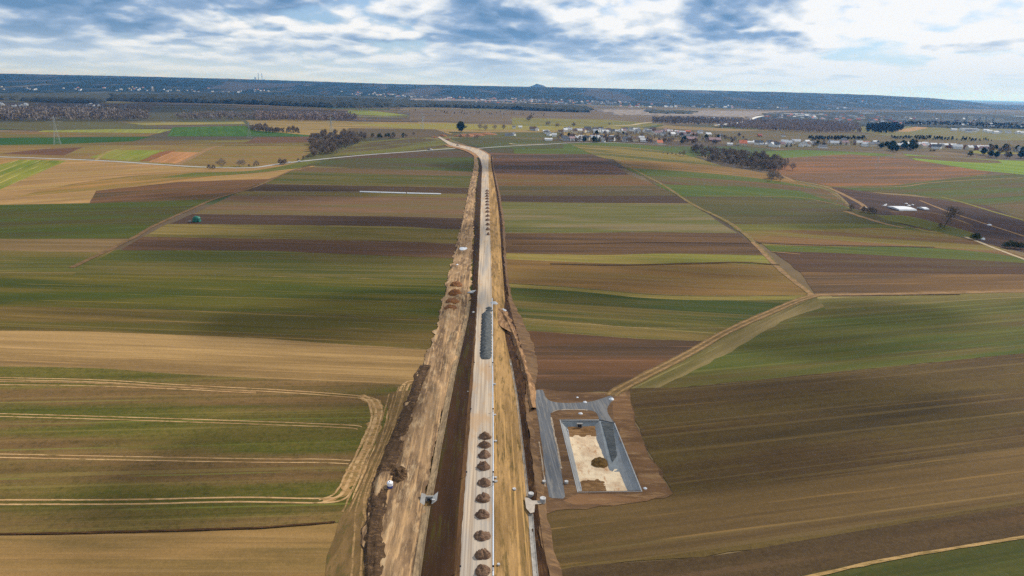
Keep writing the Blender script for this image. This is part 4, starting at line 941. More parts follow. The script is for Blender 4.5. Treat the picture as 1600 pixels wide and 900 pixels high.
# ------------------------------------------------------------------ hills, far plain
RIDGE = [(-300, 110), (-100, 113), (0, 115.3), (200, 119.3), (400, 124.6), (500, 127.6), (600, 131), (700, 133), (800, 135.2), (900, 137), (1000, 139.3), (1200, 143.6), (1300, 146.5), (1380, 149.5), (1440, 152.5), (1500, 157.5), (1540, 163), (1900, 172)]
BASE = [(-300, 146), (0, 150), (400, 154), (600, 157), (800, 160), (1000, 166), (1200, 172), (1400, 173), (1500, 170), (1900, 180)]
def tab(T, u):
    for a, b in zip(T, T[1:]):
        if a[0] <= u <= b[0]: return a[1] + (b[1] - a[1]) * (u - a[0]) / (b[0] - a[0])
    return T[-1][1] if u > T[-1][0] else T[0][1]
def sst(x):
    x = max(0, min(1, x)); return x * x * (3 - 2 * x)
def hill_z(u, x, y, r0, cosv):
    r = math.hypot(x, y); rr = 10500 / cosv; t = (r - r0) / (rr - r0)
    if t <= 0: return 0
    zr = 110 + (hz_y(u) - tab(RIDGE, u)) * 10500 / F
    n1 = noise.fractal(Vector((x * .0006, y * .0006, 4)), .8, 2, 4)
    return zr * sst(t) ** .75 + n1 * 34 * math.sin(math.pi * min(1, t)) ** 1.5
def Pg(u, v):
    """like P, but the ray also stops on the hill slopes"""
    p = P(u, v); r0 = P(u, tab(BASE, u)); r0 = math.hypot(r0.x, r0.y)
    if math.hypot(p.x, p.y) <= r0: return p
    d = p - Vector((0, 0, CAMH)); L_ = d.length; d.normalize(); s = r0
    while s < 10400:
        q = Vector((0, 0, CAMH)) + d * s
        if q.z < hill_z(u, q.x, q.y, r0, q.y / max(1, math.hypot(q.x, q.y))): return q
        s += 25
    return p
def hills_mesh():
    vs = []; fs = []; NA, NR = 760, 84
    for i in range(NA + 1):
        u = -160 + 1920 * i / NA
        d = P(u, hz_y(u) + 60); d = Vector((d.x, d.y, 0)).normalized()
        cosv = d.y
        r0 = P(u, tab(BASE, u)); r0 = Vector((r0.x, r0.y)).length; rr = 10500 / cosv
        zr = 110 + (hz_y(u) - tab(RIDGE, u)) * 10500 / F
        for j in range(NR + 1):
            r = r0 * (15500 / cosv / r0) ** (j / NR); t = (r - r0) / (rr - r0)
            x, y = d.x * r, d.y * r
            n1 = noise.fractal(Vector((x * .0006, y * .0006, 4)), .8, 2, 4)
            if r < rr: z = zr * sst(t) ** .75 + (n1 * 34) * math.sin(math.pi * min(1, t)) ** 1.5
            else: z = zr * (1 - .8 * sst((r - rr) / 4500)) + n1 * 3
            z += max(0, noise.fractal(Vector((x * .008, y * .008, 1)), .6, 2, 3)) * 4 * min(1, t * 8)
            vs.append((x, y, z - 1.2 + (0 if j else -3)))
        if i:
            for j in range(NR):
                a = (i - 1) * (NR + 1) + j; fs.append((a, a + NR + 1, a + NR + 2, a + 1))
    t = NT('forested hills'); KEXP_ = 1.0
    w_ = t.coords(0, (1, .28, 1))
    n1 = t.noise(w_, .0016, 5, .6, 3); n2 = t.noise(t.coords(0, (1, .3, 1)), .006, 4, .6, 8); n3 = t.noise(w_, .0042, 4, .6, 21)
    c = t.mix(t.ramp(n2, .35, .65), (.005, .013, .013, 1), (.010, .021, .017, 1))
    c = t.mix(t.ramp(n1, .53, .58), c, (.045, .042, .038, 1))
    n4 = t.noise(t.coords(0, (1, .4, 1)), .009, 5, .65, 55)
    c = t.mix(t.math('MULTIPLY', t.ramp(n4, .56, .62), .6), c, (.05, .05, .038, 1))
    c = t.mix(t.math('MULTIPLY', t.ramp(n3, .61, .66), .6), c, (.11, .10, .08, 1))
    t.col(c)
    o = mesh('hills', vs, fs, t.m, smooth=True)
    if o.data.polygons[0].normal.z < 0: o.data.flip_normals()
    tag(o, 'low wooded hills along the horizon', kind='structure')
hills_mesh()
m_tip = plain_mat('spoil tip rock', (.055, .06, .06), .2, .01)
def tip(u, h, wd, name, sk):
    d = P(u, hz_y(u) + 60); d = Vector((d.x, d.y, 0)).normalized() * (14000 / d.normalized().y)
    vs = []; fs = []; n = 40; R_ = 16
    for i in range(R_ + 1):
        for j in range(n):
            a = 2 * math.pi * j / n; r = i / R_
            x, y = math.cos(a) * r * wd, math.sin(a) * r * wd * .7
            z = h * max(0, 1 - r) ** 1.5 + sk * h * math.exp(-((x - wd * .45) ** 2) / (wd * .35) ** 2) * (1 - r)
            vs.append((d.x + x, d.y + y, 110 + z + 6 * noise.noise(Vector((x * .01, y * .01, u)))))
        if i:
            for j in range(n):
                a = (i - 1) * n + j; b = (i - 1) * n + (j + 1) % n; fs.append((a, a + n, b + n, b))
    k = len(vs)
    vs += [(v[0], v[1], 0) for v in vs[-n:]]
    for j in range(n): fs.append((k - n + j, k + j, k + (j + 1) % n, k - n + (j + 1) % n))
    tag(mesh(name, vs, fs, m_tip, smooth=True), 'conical spoil tip hill on the skyline', kind='structure')
tip(836, 88, 330, 'spoil_tip_hill', .55); tip(969, 42, 200, 'spoil_tip_hill', .2)
# power station far behind the left ridge
m_ps = plain_mat('pale power station', (.7, .72, .74), .05, .01); m_chim = plain_mat('chimney', (.28, .30, .33), .05, .01)
def farp(u, dist):
    d = P(u, hz_y(u) + 60); d = Vector((d.x, d.y, 0)).normalized(); return d * (dist / d.y)
for k, (u, wd) in enumerate(((404.5, 46), (418, 52))):
    c = farp(u, 17000); vs = []; fs = []; n = 20
    for i in range(9):
        h = i / 8; r = wd * (1 - .42 * math.sin(math.pi * min(1, h * .75 + .0) * .67) )
        for j in range(n): vs.append((c.x + r * math.cos(6.2832 * j / n), c.y + r * math.sin(6.2832 * j / n), h * (190 if k else 235)))
        if i:
            for j in range(n): a = (i - 1) * n + j; b = (i - 1) * n + (j + 1) % n; fs.append((a, b, b + n, a + n))
    tag(mesh('cooling_tower', vs, fs, m_ps, smooth=True), ['pale cooling tower left of the chimneys on the skyline', 'pale cooling tower right of the chimneys on the skyline'][k], 'cooling tower')
for k, u in enumerate((409, 414.5)):
    c = farp(u, 17000); a, b = cyl(9, 6, 0, 330 - 10 * k, 12)
    o = mesh('chimney', a, b, m_chim); o.location = c
    tag(o, ['thin power station chimney, left of the pair on the skyline', 'thin power station chimney, right of the pair on the skyline'][k], 'chimney')

# ------------------------------------------------------------------ distant cover
def inpoly(x, y, poly):
    c = False; j = len(poly) - 1
    for i in range(len(poly)):
        xi, yi = poly[i]; xj, yj = poly[j]
        if (yi > y) != (yj > y) and x < (xj - xi) * (y - yi) / (yj - yi) + xi: c = not c
        j = i
    return c
def foliage_mat(name, c1, c2, s=.2):
    t = NT(name); n = t.noise(t.coords(), s, 3, .7, 5)
    oi = t.new('ShaderNodeObjectInfo')
    c = t.mix(t.ramp(n, .35, .65), (*c1, 1), (*c2, 1))
    c = t.mix(t.math('MULTIPLY', oi.outputs['Random'], .5), c, tuple(x * 1.5 for x in c2) + (1,))
    t.col(c); return t.m
m_con1 = foliage_mat('conifer wood', (.020, .026, .020), (.045, .046, .034), .05)
m_grey = foliage_mat('bare wood', (.13, .105, .09), (.25, .21, .175), .03)
m_grey2 = foliage_mat('mauve bare wood', (.14, .11, .095), (.28, .22, .19), .03)
m_bark = plain_mat('bark', (.075, .060, .048), .2, 1)
def canopy(px, h, mat, label, name='forest', step=14):
    poly = [P(u, v) for u, v in px]; p2 = [(p.x, p.y) for p in poly]
    x0, x1 = min(p[0] for p in p2), max(p[0] for p in p2); y0, y1 = min(p[1] for p in p2), max(p[1] for p in p2)
    st = max(step, (x1 - x0) / 260); sy = max(step * 1.2, (y1 - y0) / 160); nx, ny = int((x1 - x0) / st) + 1, int((y1 - y0) / sy) + 1
    ids = {}; vs = []; fs = []
    def ins(i, j):
        x, y = x0 + i * st, y0 + j * sy
        x += 60 * noise.noise(Vector((x * .004, y * .004, 8))); y += 60 * noise.noise(Vector((x * .004, y * .004, 18)))
        return inpoly(x, y, p2)
    IN = [[ins(i, j) for i in range(nx + 1)] for j in range(ny + 1)]
    def vid(i, j):
        if (i, j) in ids: return ids[(i, j)]
        full = all(0 <= i + a <= nx and 0 <= j + b <= ny and IN[j + b][i + a] for a in (-1, 0, 1) for b in (-1, 0, 1))
        x, y = x0 + i * st + st * .7 * (rnd.random() - .5), y0 + j * sy + sy * .7 * (rnd.random() - .5)
        z = h * (.72 + .45 * rnd.random() + .35 * noise.noise(Vector((x * .01, y * .01, 2)))) if full else (h * .55 * rnd.random() - 1)
        ids[(i, j)] = len(vs); vs.append((x, y, z)); return ids[(i, j)]
    for j in range(ny):
        for i in range(nx):
            if IN[j][i] and IN[j][i + 1] and IN[j + 1][i] and IN[j + 1][i + 1]:
                fs.append((vid(i, j), vid(i + 1, j), vid(i + 1, j + 1), vid(i, j + 1)))
    if not fs: return
    # side walls
    edges = {}
    for f in fs:
        for a, b in zip(f, f[1:] + f[:1]): edges[(a, b)] = 1
    for (a, b) in list(edges):
        if (b, a) not in edges:
            k = len(vs); vs.append((vs[a][0], vs[a][1], -1)); vs.append((vs[b][0], vs[b][1], -1)); fs.append((b, a, k, k + 1))
    tag(mesh(name, vs, fs, mat), label, kind='stuff')
canopy([(-60, 150), (130, 149), (330, 143), (420, 146), (560, 152), (640, 156), (600, 161), (400, 157), (330, 152), (120, 156), (-60, 156)], 16, m_con1, 'mixed wood in front of the wooded hills')
canopy([(170, 152), (330, 150), (420, 152), (520, 156), (620, 160), (600, 168), (520, 168.5), (400, 164), (300, 161), (170, 158)], 20, m_con1, 'dark blue conifer forest on the left plain')
canopy([(40, 153), (160, 155), (165, 160), (150, 162), (70, 160), (40, 158)], 14, m_con1, 'dark wood block at the left', step=10)
canopy([(560, 158), (640, 160), (720, 163), (760, 165), (700, 168), (625, 167.5), (560, 168)], 17, m_con1, 'dark wood behind the mauve meadow')
canopy([(640, 163), (760, 164), (900, 168), (930, 172), (860, 174), (770, 170), (650, 167)], 16, m_con1, 'dark wood edge behind the meadow', step=11)
canopy([(600, 150), (800, 154), (1000, 158), (1050, 164), (960, 162), (800, 159), (640, 157)], 9, m_grey, 'grey tree cover round the far village')
canopy([(1180, 177), (1260, 176), (1420, 176), (1620, 183), (1720, 186), (1720, 203), (1500, 201), (1420, 198), (1340, 200), (1240, 197), (1180, 191)], 7, m_con1, 'dark tree cover among the town houses', step=22)
canopy([(930, 172), (1240, 176), (1230, 182), (1180, 184), (960, 180)], 6, m_grey, 'river scrub beyond the meadow')
canopy([(1000, 174), (1100, 176), (1080, 180), (1010, 179)], 10, m_con1, 'riverside wood', step=11)
canopy([(820, 169), (930, 171), (925, 176), (830, 173)], 12, m_con1, 'wood before the far village', step=10)

def shard_wood(px, count, hgt, mat, label, name='wood', per=16, wid=.42):
    """bare far wood: every tree a sheaf of twig blades on a stem"""
    poly = [P(u, v) for u, v in px]; p2 = [(p.x, p.y) for p in poly]
    x0, x1 = min(p[0] for p in p2), max(p[0] for p in p2); y0, y1 = min(p[1] for p in p2), max(p[1] for p in p2)
    vs = []; fs = []; c = 0; tries = 0
    while c < count and tries < count * 30:
        tries += 1; x, y = rnd.uniform(x0, x1), rnd.uniform(y0, y1)
        if not inpoly(x, y, p2): continue
        c += 1; h = hgt * rnd.uniform(.65, 1.15); r = h * rnd.uniform(.2, .34)
        for k in range(per):
            a = rnd.uniform(0, 6.283); q = r * math.sqrt(rnd.random()); zc = h * rnd.uniform(.25, 1) ** .8
            sx, sy = math.cos(a) * q * (1.2 - .6 * zc / h), math.sin(a) * q * (1.2 - .6 * zc / h)
            L_ = h * rnd.uniform(.16, .34); b = rnd.uniform(0, 6.283); wv = h * wid * rnd.uniform(.12, .3)
            i = len(vs); dx, dy = math.cos(b) * wv, math.sin(b) * wv
            vs += [(x + sx * .5, y + sy * .5, zc - L_), (x + sx + dx, y + sy + dy, zc), (x + sx - dx, y + sy - dy, zc + L_ * .3)]
            fs.append((i, i + 1, i + 2))
    if vs: tag(mesh(name, vs, fs, mat), label, kind='stuff')
shard_wood([(-80, 176), (0, 174), (120, 176), (232, 181), (232, 189), (120, 190), (-80, 191)], 1500, 20, m_grey, 'grey bare wood behind the left green fields')
shard_wood([(60, 168), (232, 170), (240, 174), (60, 176)], 260, 15, m_grey, 'grey bare wood')
shard_wood([(270, 183), (330, 179), (400, 180), (470, 184), (460, 187), (290, 188)], 520, 15, m_grey, 'grey wood behind the green band')
shard_wood([(395, 181), (470, 182), (545, 184), (560, 188), (480, 190), (400, 188.5)], 700, 19, m_grey2, 'mauve grey wood on the plain')
shard_wood([(1018, 187), (1080, 187), (1160, 189), (1170, 194), (1090, 195.5), (1020, 193)], 700, 15, m_grey, 'bare wood near the river bridge')
shard_wood([(1150, 192), (1260, 192), (1340, 197), (1345, 208), (1260, 207.5), (1180, 204), (1120, 199)], 1500, 17, m_grey2, 'mauve bare wood before the town')
shard_wood([(1352, 198), (1400, 196), (1412, 203), (1390, 210), (1355, 208)], 420, 16, m_con1, 'dark wood patch in front of the town')
shard_wood([(1410, 197), (1500, 199), (1620, 204), (1700, 206), (1700, 200), (1500, 194), (1410, 193)], 900, 13, m_con1, 'dark tree line in front of the town')
shard_wood([(1390, 215), (1440, 215), (1550, 220), (1550, 222), (1400, 218)], 160, 8, m_con1, 'dark hedge line in the pale fields', wid=.7)
shard_wood([(1262, 216), (1350, 216), (1356, 219), (1270, 220)], 160, 8, m_con1, 'dark hedge behind the roadside houses', wid=.7)
shard_wood([(556, 170.2), (628, 172), (628, 172.8), (556, 171.2)], 46, 14, m_grey, 'row of small trees along the wood edge', wid=.3)
shard_wood([(630, 173), (800, 176), (900, 180), (880, 182), (700, 179)], 34, 9, m_con1, 'scattered dark shrubs on the meadow', wid=.8)

# ------------------------------------------------------------------ trees: trunk and crown, copied
def twig_tree(name, h, spread, label, mat_c, n_twigs=520, dens=1.0, trunk_h=.28, seed=0, tw=.10):
    rr = random.Random(seed); e = empty(name, (0, 0, 0))
    tv = []; tf = []
    def limb(a, b, r0, r1):
        d = (b - a).normalized(); s = d.orthogonal().normalized(); t2 = d.cross(s); i = len(tv)
        for p, r in ((a, r0), (b, r1)):
            for k in range(4):
                an = k * math.pi / 2; tv.append(p + (s * math.cos(an) + t2 * math.sin(an)) * r)
        for k in range(4): tf.append((i + k, i + (k + 1) % 4, i + 4 + (k + 1) % 4, i + 4 + k))
    base = Vector((0, 0, -.3)); top = Vector((rr.uniform(-.3, .3), rr.uniform(-.3, .3), h * trunk_h)); limb(base, top, h * .022, h * .017)
    tips = []
    def grow(p, d, L_, r, lv):
        q = p + d * L_; limb(p, q, r, r * .6); tips.append((q, lv))
        if lv == 0: return
        for _ in range(3):
            nd = (d + Vector((rr.gauss(0, .55), rr.gauss(0, .55), rr.gauss(.1, .3)))).normalized()
            grow(q, nd, L_ * rr.uniform(.6, .85), r * .6, lv - 1)
    for k in range(4):
        a = 6.283 * k / 4 + rr.uniform(-.5, .5)
        grow(top, Vector((math.cos(a) * spread, math.sin(a) * spread, .9)).normalized(), h * .24, h * .012, 2)
    grow(top, Vector((0, 0, 1)), h * .3, h * .014, 2)
    mesh('trunk', tv, tf, m_bark, e)
    cv = []; cf = []
    for _ in range(n_twigs):
        q, lv = tips[rr.randrange(len(tips))]
        o = q + Vector((rr.gauss(0, 1), rr.gauss(0, 1), rr.gauss(0, .9))) * h * .055
        if _ % 5 < 3:
            a = rr.uniform(0, 6.283); cz = rr.uniform(-1, 1); k = rr.random() ** .4 * (1 + .25 * math.sin(3 * a + seed)); rxy = math.sqrt(1 - cz * cz) * k * h * (.20 + .14 * spread)
            o = Vector((math.cos(a) * rxy, math.sin(a) * rxy, h * (.56 + .40 * cz * k ** .5)))
        out = (o - Vector((0, 0, h * .45))).normalized() + Vector((rr.gauss(0, .4), rr.gauss(0, .4), .4 + rr.gauss(0, .3)))
        out.normalize(); L_ = h * rr.uniform(.05, .12) * dens; s = out.orthogonal().normalized() * h * tw * .12 * rr.uniform(.5, 1.3)
        s.rotate(Matrix.Rotation(rr.uniform(0, 3.14), 3, out)); i = len(cv)
        cv += [o - s, o + s, o + out * L_]; cf.append((i, i + 1, i + 2))
    mesh('crown', cv, cf, mat_c, e)
    tag(e, label, 'tree'); return e
m_twig = foliage_mat('bare twigs', (.16, .13, .105), (.28, .23, .185), .3)
m_twigd = foliage_mat('dark twigs', (.13, .10, .078), (.23, .18, .135), .3)
m_leaf = foliage_mat('evergreen leaves', (.030, .045, .024), (.065, .085, .042), .3)
m_leafb = foliage_mat('bluish leaves', (.016, .030, .022), (.034, .055, .036), .3)
bare = [twig_tree('bare_tree', 14, .8 + .15 * k, '', m_twig, 1000, 1.0, .2, seed=k, tw=.10) for k in range(3)]
dark = [twig_tree('bare_tree', 16, .6 + .15 * k, '', m_twigd, 1300, 1.1, .16, seed=10 + k, tw=.13) for k in range(3)]
ever = [twig_tree('leafy_tree', 15, .6, '', m_leaf, 1500, 1.0, .15, seed=20 + k, tw=.42) for k in range(2)]
def shrub(seed, mat):
    return twig_tree('shrub', 5, 1.3, '', mat, 420, 1.5, .08, seed=seed, tw=.42)
shr = [shrub(30, m_twigd), shrub(31, m_leaf)]
def conifer():
    e = empty('conifer', (0, 0, 0)); a, b = cyl(.3, .1, -.3, 15, 6); mesh('trunk', a, b, m_bark, e)
    cv = []; cf = []; rr = random.Random(5)
    for k in range(900):
        z = 15.5 * (1 - math.sqrt(rr.random()) * .92); r = (16 - z) * .23 * rr.uniform(.5, 1.1); a = rr.uniform(0, 6.283)
        c = Vector((math.cos(a) * r, math.sin(a) * r, z)); o = Vector((math.cos(a), math.sin(a), -.35)); s = Vector((-math.sin(a), math.cos(a), 0)) * .45; i = len(cv)
        cv += [c - s, c + s, c + o * 1.3]; cf.append((i, i + 1, i + 2))
    mesh('crown', cv, cf, m_leaf, e); tag(e, '', 'tree'); return e
con = conifer()
used = set()
GROVE = [(1076, 234), (1110, 234), (1150, 240), (1196, 246), (1232, 256), (1222, 268), (1184, 266), (1140, 258), (1104, 250), (1088, 242)]
def put(proto, u, v, s, label, group=None, cat=None, z=0.3, rz=None, sz=None):
    o = proto if proto.name not in used else copy_tree(proto); used.add(proto.name if o is proto else o.name)
    o.location = P(u, v, z); o.scale = (s, s, sz or s * rnd.uniform(.9, 1.12)); o.rotation_euler = (0, 0, rnd.uniform(0, 6.28) if rz is None else rz)
    o['label'] = label
    if cat: o['category'] = cat
    if group: o['group'] = group
    elif 'group' in o.keys(): del o['group']
    return o
def clump(protos, pts, label, group, smin=.8, smax=1.2, cat=None):
    for u, v in pts:
        put(rnd.choice(protos), u, v, rnd.uniform(smin, smax), label, group, cat)
def scatter(poly, n):
    xs = [p[0] for p in poly]; yss = [p[1] for p in poly]; out = []
    while len(out) < n:
        u, v = rnd.uniform(min(xs), max(xs)), rnd.uniform(min(yss), max(yss))
        if inpoly(u, v, poly): out.append((u, v))
    return out
clump(dark, scatter([(486, 216), (520, 210), (566, 210), (576, 216), (560, 224), (540, 232), (522, 241), (490, 245), (484, 238)], 84), 'dark bare tree of the dense grove left of the road fork', 'trees of the grove left of the road fork', .6, .95)
clump(dark, scatter([(380, 200), (395, 196), (440, 204), (468, 205), (468, 209), (430, 209), (395, 205)], 24), 'dark bare tree of the thicket behind the green band', 'trees of the thicket behind the green band', .6, .95)
clump(shr, scatter([(566, 213), (600, 211), (656, 210), (656, 215), (600, 217)], 22), 'dark shrub of the hedge beyond the dense grove', 'shrubs of the hedge beyond the grove', .9, 1.8, 'shrub')
clump(bare + dark, scatter(GROVE, 92), 'bare brown tree of the grove below the red roofed house', 'trees of the grove below the village', .6, .9)
clump(bare, scatter([(1198, 277), (1226, 278), (1228, 285), (1204, 284)], 9), 'bare tree of the small stand past the end of the grove', 'trees of the small stand by the track', .55, .8)
clump(bare, [(1208, 262), (1214, 262), (1221, 262), (1226, 264), (1238, 266)], 'thin bare tree at the right end of the grove', 'thin trees at the end of the grove', .8, 1.0)
clump(ever, scatter([(1366, 229), (1380, 226), (1430, 228), (1434, 236), (1400, 238), (1372, 233)], 20), 'dark leafy tree of the clump behind the russet field', 'dark trees behind the russet field', .7, 1.0)
clump(ever + dark, scatter([(1530, 240), (1552, 232), (1600, 236), (1640, 238), (1640, 246), (1600, 248), (1540, 246)], 26), 'dark tree of the clump above the lime green field', 'dark trees above the lime green field', .7, 1.05)
put(shr[1], 1516, 244, 2.0, 'round dark shrub left of the clump above the lime green field', cat='shrub', rz=0)
put(ever[0], 720, 207, 1.9, 'big round dark tree standing alone beyond the road end', rz=.4)
put(bare[2], 347, 262, 1.0, 'lone bare tree with a wide crown on the country road', rz=1)
clump(shr[:1] + bare, [(374, 260), (380, 260.5), (389, 260), (397, 259), (404, 258), (401, 259.5)], 'bare bush of the row behind the country road', 'bushes behind the country road', .45, .75)
clump(shr[:1], [(438, 257), (442, 257), (446, 256)], 'low twiggy bush at the country road before the grove', 'twiggy bushes by the country road', 1.3, 1.7, 'shrub')
clump(shr[:1], [(466, 251), (474, 249), (481, 247), (327, 263.5), (334, 263.8)], 'small scrubby bush on the country road verge', 'scrub on the road verge', .7, 1.1, 'shrub')
clump(bare, [(750, 203), (758, 204), (773, 203), (787, 203)], 'slim bare tree right of the big round tree', 'slim trees right of the round tree', .9, 1.3)
clump(bare, [(719, 216), (731, 216), (742, 217), (746, 217)], 'small bare tree on the slope in front of the big round tree', 'small trees before the round tree', .6, .8)
clump(dark, [(826, 189), (829, 187)], 'dark slanting tree on the far meadow', 'dark trees on the far meadow', 1.1, 1.4)
clump(bare, [(854, 196), (857.5, 196), (869, 199), (872, 199), (896, 198), (897, 198), (952, 196)], 'solitary bare tree in the plain behind the village', 'solitary trees behind the village', .8, 1.1)
clump([con], [(928, 222), (932, 222.5), (936, 222)], 'dark pointed conifer in front of the village houses', 'dark conifers in front of the village', .8, 1.0)
clump([con], [(1220, 229), (1225, 229), (1229, 230), (1236, 229)], 'small dark conifer beside the white houses near the grove', 'small conifers near the grove', .5, .7)
vil = scatter([(866, 213), (930, 208), (1060, 210), (1120, 212), (1160, 214), (1180, 222), (1130, 226), (1080, 226), (1000, 223), (870, 222)], 90)
clump(bare + dark + ever[:1], vil, 'garden tree between the village houses', 'trees among the village houses', .45, .85)
clump(ever[:1] + dark, [(1128, 216), (1132, 217), (1083, 214), (1088, 215), (1122, 216), (1142, 219), (982, 222), (985, 223), (1012, 223), (1017, 224), (1046, 213), (1050, 212)], 'dark tree beside the village roofs', 'dark trees beside the village roofs', .6, .9)
clump(bare + ever[:1], scatter([(1240, 222), (1300, 222), (1300, 230), (1240, 230)], 14), 'garden tree by the roadside houses', 'trees by the roadside houses', .4, .7)
clump(shr, scatter([(1390, 231), (1435, 236), (1530, 238), (1400, 235)], 10), 'hedge shrub behind the barns', 'shrubs behind the barns', .8, 1.3, 'shrub')
clump(shr[1:], [(1521, 374), (1526, 374.5)], 'dark evergreen bush at the pale path on the right', 'evergreen bushes at the pale path', 1.0, 1.2, 'shrub')
clump(shr[1:], [(1571, 387), (1578, 387.5), (1586, 388), (1594, 389)], 'wide dark evergreen bush near the right edge', 'wide evergreen bushes near the right edge', 1.0, 1.25, 'shrub')
clump(shr[:1], [(1349, 331), (1357, 332), (1363, 333), (1368, 333), (1330, 328)], 'grey leafless bush behind the white car', 'grey bushes behind the white car', .9, 1.2, 'shrub')
clump(bare[:1] + shr[:1], [(1062, 243), (1068, 244), (1056, 242), (1043, 241), (1050, 241), (1036, 240)], 'scrub bush at the head of the tan slope', 'scrub at the head of the tan slope', .5, .8, 'shrub')
shard_wood([(486, 216), (520, 210), (574, 212), (560, 224), (540, 233), (522, 243), (490, 246), (484, 238)], 260, 9, foliage_mat('undergrowth', (.09, .075, .055), (.17, .14, .10), .1), 'brown undergrowth of the dense grove', 'undergrowth', wid=.5)
shard_wood(GROVE, 380, 8, bpy.data.materials['undergrowth'], 'brown undergrowth of the grove below the village', 'undergrowth', wid=.5)
shard_wood([(380, 200), (440, 204), (468, 206), (468, 210), (395, 206)], 120, 8, bpy.data.materials['undergrowth'], 'brown undergrowth of the thicket', 'undergrowth', wid=.5)
shard_wood([(868, 207), (1000, 208), (1120, 212), (1180, 222), (1130, 226), (1000, 222), (872, 221)], 330, 7, m_grey, 'low garden scrub between the village houses', 'undergrowth', wid=.45)
shard_wood([(1180, 226), (1240, 223), (1440, 227), (1600, 235), (1600, 238), (1440, 231), (1320, 228), (1190, 229)], 260, 7, m_grey, 'low garden scrub along the roadside houses', 'undergrowth', wid=.45)
# tall leaning tree
tt = twig_tree('tall_tree', 19, .45, '', m_twigd, 520, .8, .42, seed=77, tw=.2)
put(tt, 1475, 355, 1.0, 'tall lone tree leaning right above the reddish plough land', rz=.5, sz=1.0); tt.rotation_euler = (R(6), R(14), 0)
put(shr[0], 1469, 355, .8, 'low scrub at the foot of the tall leaning tree', cat='shrub', rz=0)
# ------------------------------------------------------------------ houses
WALL = {k: plain_mat(k + ' plaster', c, .06, .3) for k, c in dict(white=(.80, .80, .78), cream=(.66, .58, .42), grey=(.42, .42, .42), brick=(.26, .13, .09)).items()}
ROOF = {k: plain_mat(k + ' roof', c, .12, .4) for k, c in dict(slate=(.12, .13, .15), brown=(.13, .085, .065), red=(.46, .14, .09), orange=(.62, .20, .11), pale=(.62, .63, .64), mauve=(.34, .22, .22)).items()}
m_win = plain_mat('window glass', (.03, .035, .045), .05, 1, .2, .6)
_hm = {}
def house_mesh(wk, rk, L_, W_, H_, RH):
    key = (wk, rk, L_, W_, H_, RH)
    if key in _hm: return _hm[key]
    l, w_ = L_ / 2, W_ / 2
    vs = [(-l, -w_, -1), (l, -w_, -1), (l, w_, -1), (-l, w_, -1), (-l, -w_, H_), (l, -w_, H_), (l, w_, H_), (-l, w_, H_), (-l, 0, H_ + RH), (l, 0, H_ + RH)]
    fs = [(0, 1, 5, 4), (2, 3, 7, 6), (1, 2, 6, 9, 5), (3, 0, 4, 8, 7)]
    wm = bpy.data.meshes.new('wall'); wm.from_pydata(vs, [], fs); wm.materials.append(WALL[wk])
    ov = .5; t = .25; sl = RH / w_
    a = [(-l - ov, -w_ - ov, H_ - ov * sl), (l + ov, -w_ - ov, H_ - ov * sl), (l + ov, 0, H_ + RH), (-l - ov, 0, H_ + RH), (l + ov, w_ + ov, H_ - ov * sl), (-l - ov, w_ + ov, H_ - ov * sl)]
    rv = [(x, y, z + .03) for x, y, z in a] + [(x, y, z + t) for x, y, z in a]
    rf = [(6, 7, 8, 9), (9, 8, 10, 11), (1, 0, 3, 2), (2, 3, 5, 4), (0, 1, 7, 6), (4, 5, 11, 10), (1, 2, 8, 7), (2, 4, 10, 8), (5, 3, 9, 11), (3, 0, 6, 9)]
    rm = bpy.data.meshes.new('roof'); rm.from_pydata(rv, [], rf); rm.materials.append(ROOF[rk])
    wv = []; wf = []; n = max(2, int(L_ / 4))
    parts = []
    for sgn in (-1, 1):
        for i in range(n):
            x = -l + L_ * (i + .5) / n
            y0 = sgn * (w_ + .02)
            parts.append(box(x - .6, x + .6, min(y0, y0 + .05 * sgn), max(y0, y0 + .05 * sgn), 1.0, 2.4))
            if H_ > 4.5: parts.append(box(x - .6, x + .6, min(y0, y0 + .05 * sgn), max(y0, y0 + .05 * sgn), 3.6, 4.8))
    win = []
    for a_, b_ in parts:
        q_ = bpy.data.meshes.new('window'); q_.from_pydata(a_, [], b_); q_.materials.append(m_win); win.append(q_)
    a_, b_ = box(l * .3, l * .3 + .7, -.35, .35, H_ + RH * .6, H_ + RH + 1.0); ch = bpy.data.meshes.new('chimney'); ch.from_pydata(a_, [], b_); ch.materials.append(WALL['brick'])
    _hm[key] = (wm, rm, win, ch); return _hm[key]
def house(u, v, wk, rk, L_=12, W_=9, H_=5, RH=3.4, rz=0, label='', group=None, cat='house', name='house', detail=True, z=.2, windows=False):
    wm, rm, win, ch = house_mesh(wk, rk, L_, W_, H_, RH)
    e = empty(name, Pg(u, v), R(rz), label=label, cat=cat, group=group); e.scale = (1.15, 1.15, 1.2)
    for nm, me in (('wall', wm), ('roof', rm)) + ((('chimney', ch),) if detail else ()) + (tuple(('window', q_) for q_ in win) if windows else ()):
        o = bpy.data.objects.new(nm, me); col.objects.link(o); o.parent = e
    return e
V1 = 'houses of the village beyond the fields'
def vh(u, v, wk, rk, L_=12, W_=9, H_=5, RH=3.4, rz=0, lb=None):
    nm = {'slate': 'dark', 'brown': 'brown', 'red': 'red', 'orange': 'orange', 'pale': 'pale', 'mauve': 'mauve'}[rk]
    house(u, v, wk, rk, L_, W_, H_, RH, rz, lb or f'{wk} walled village house with a {nm} roof', f'{wk} walled, {nm} roofed village houses', detail=(v > 203), windows=lb is not None)
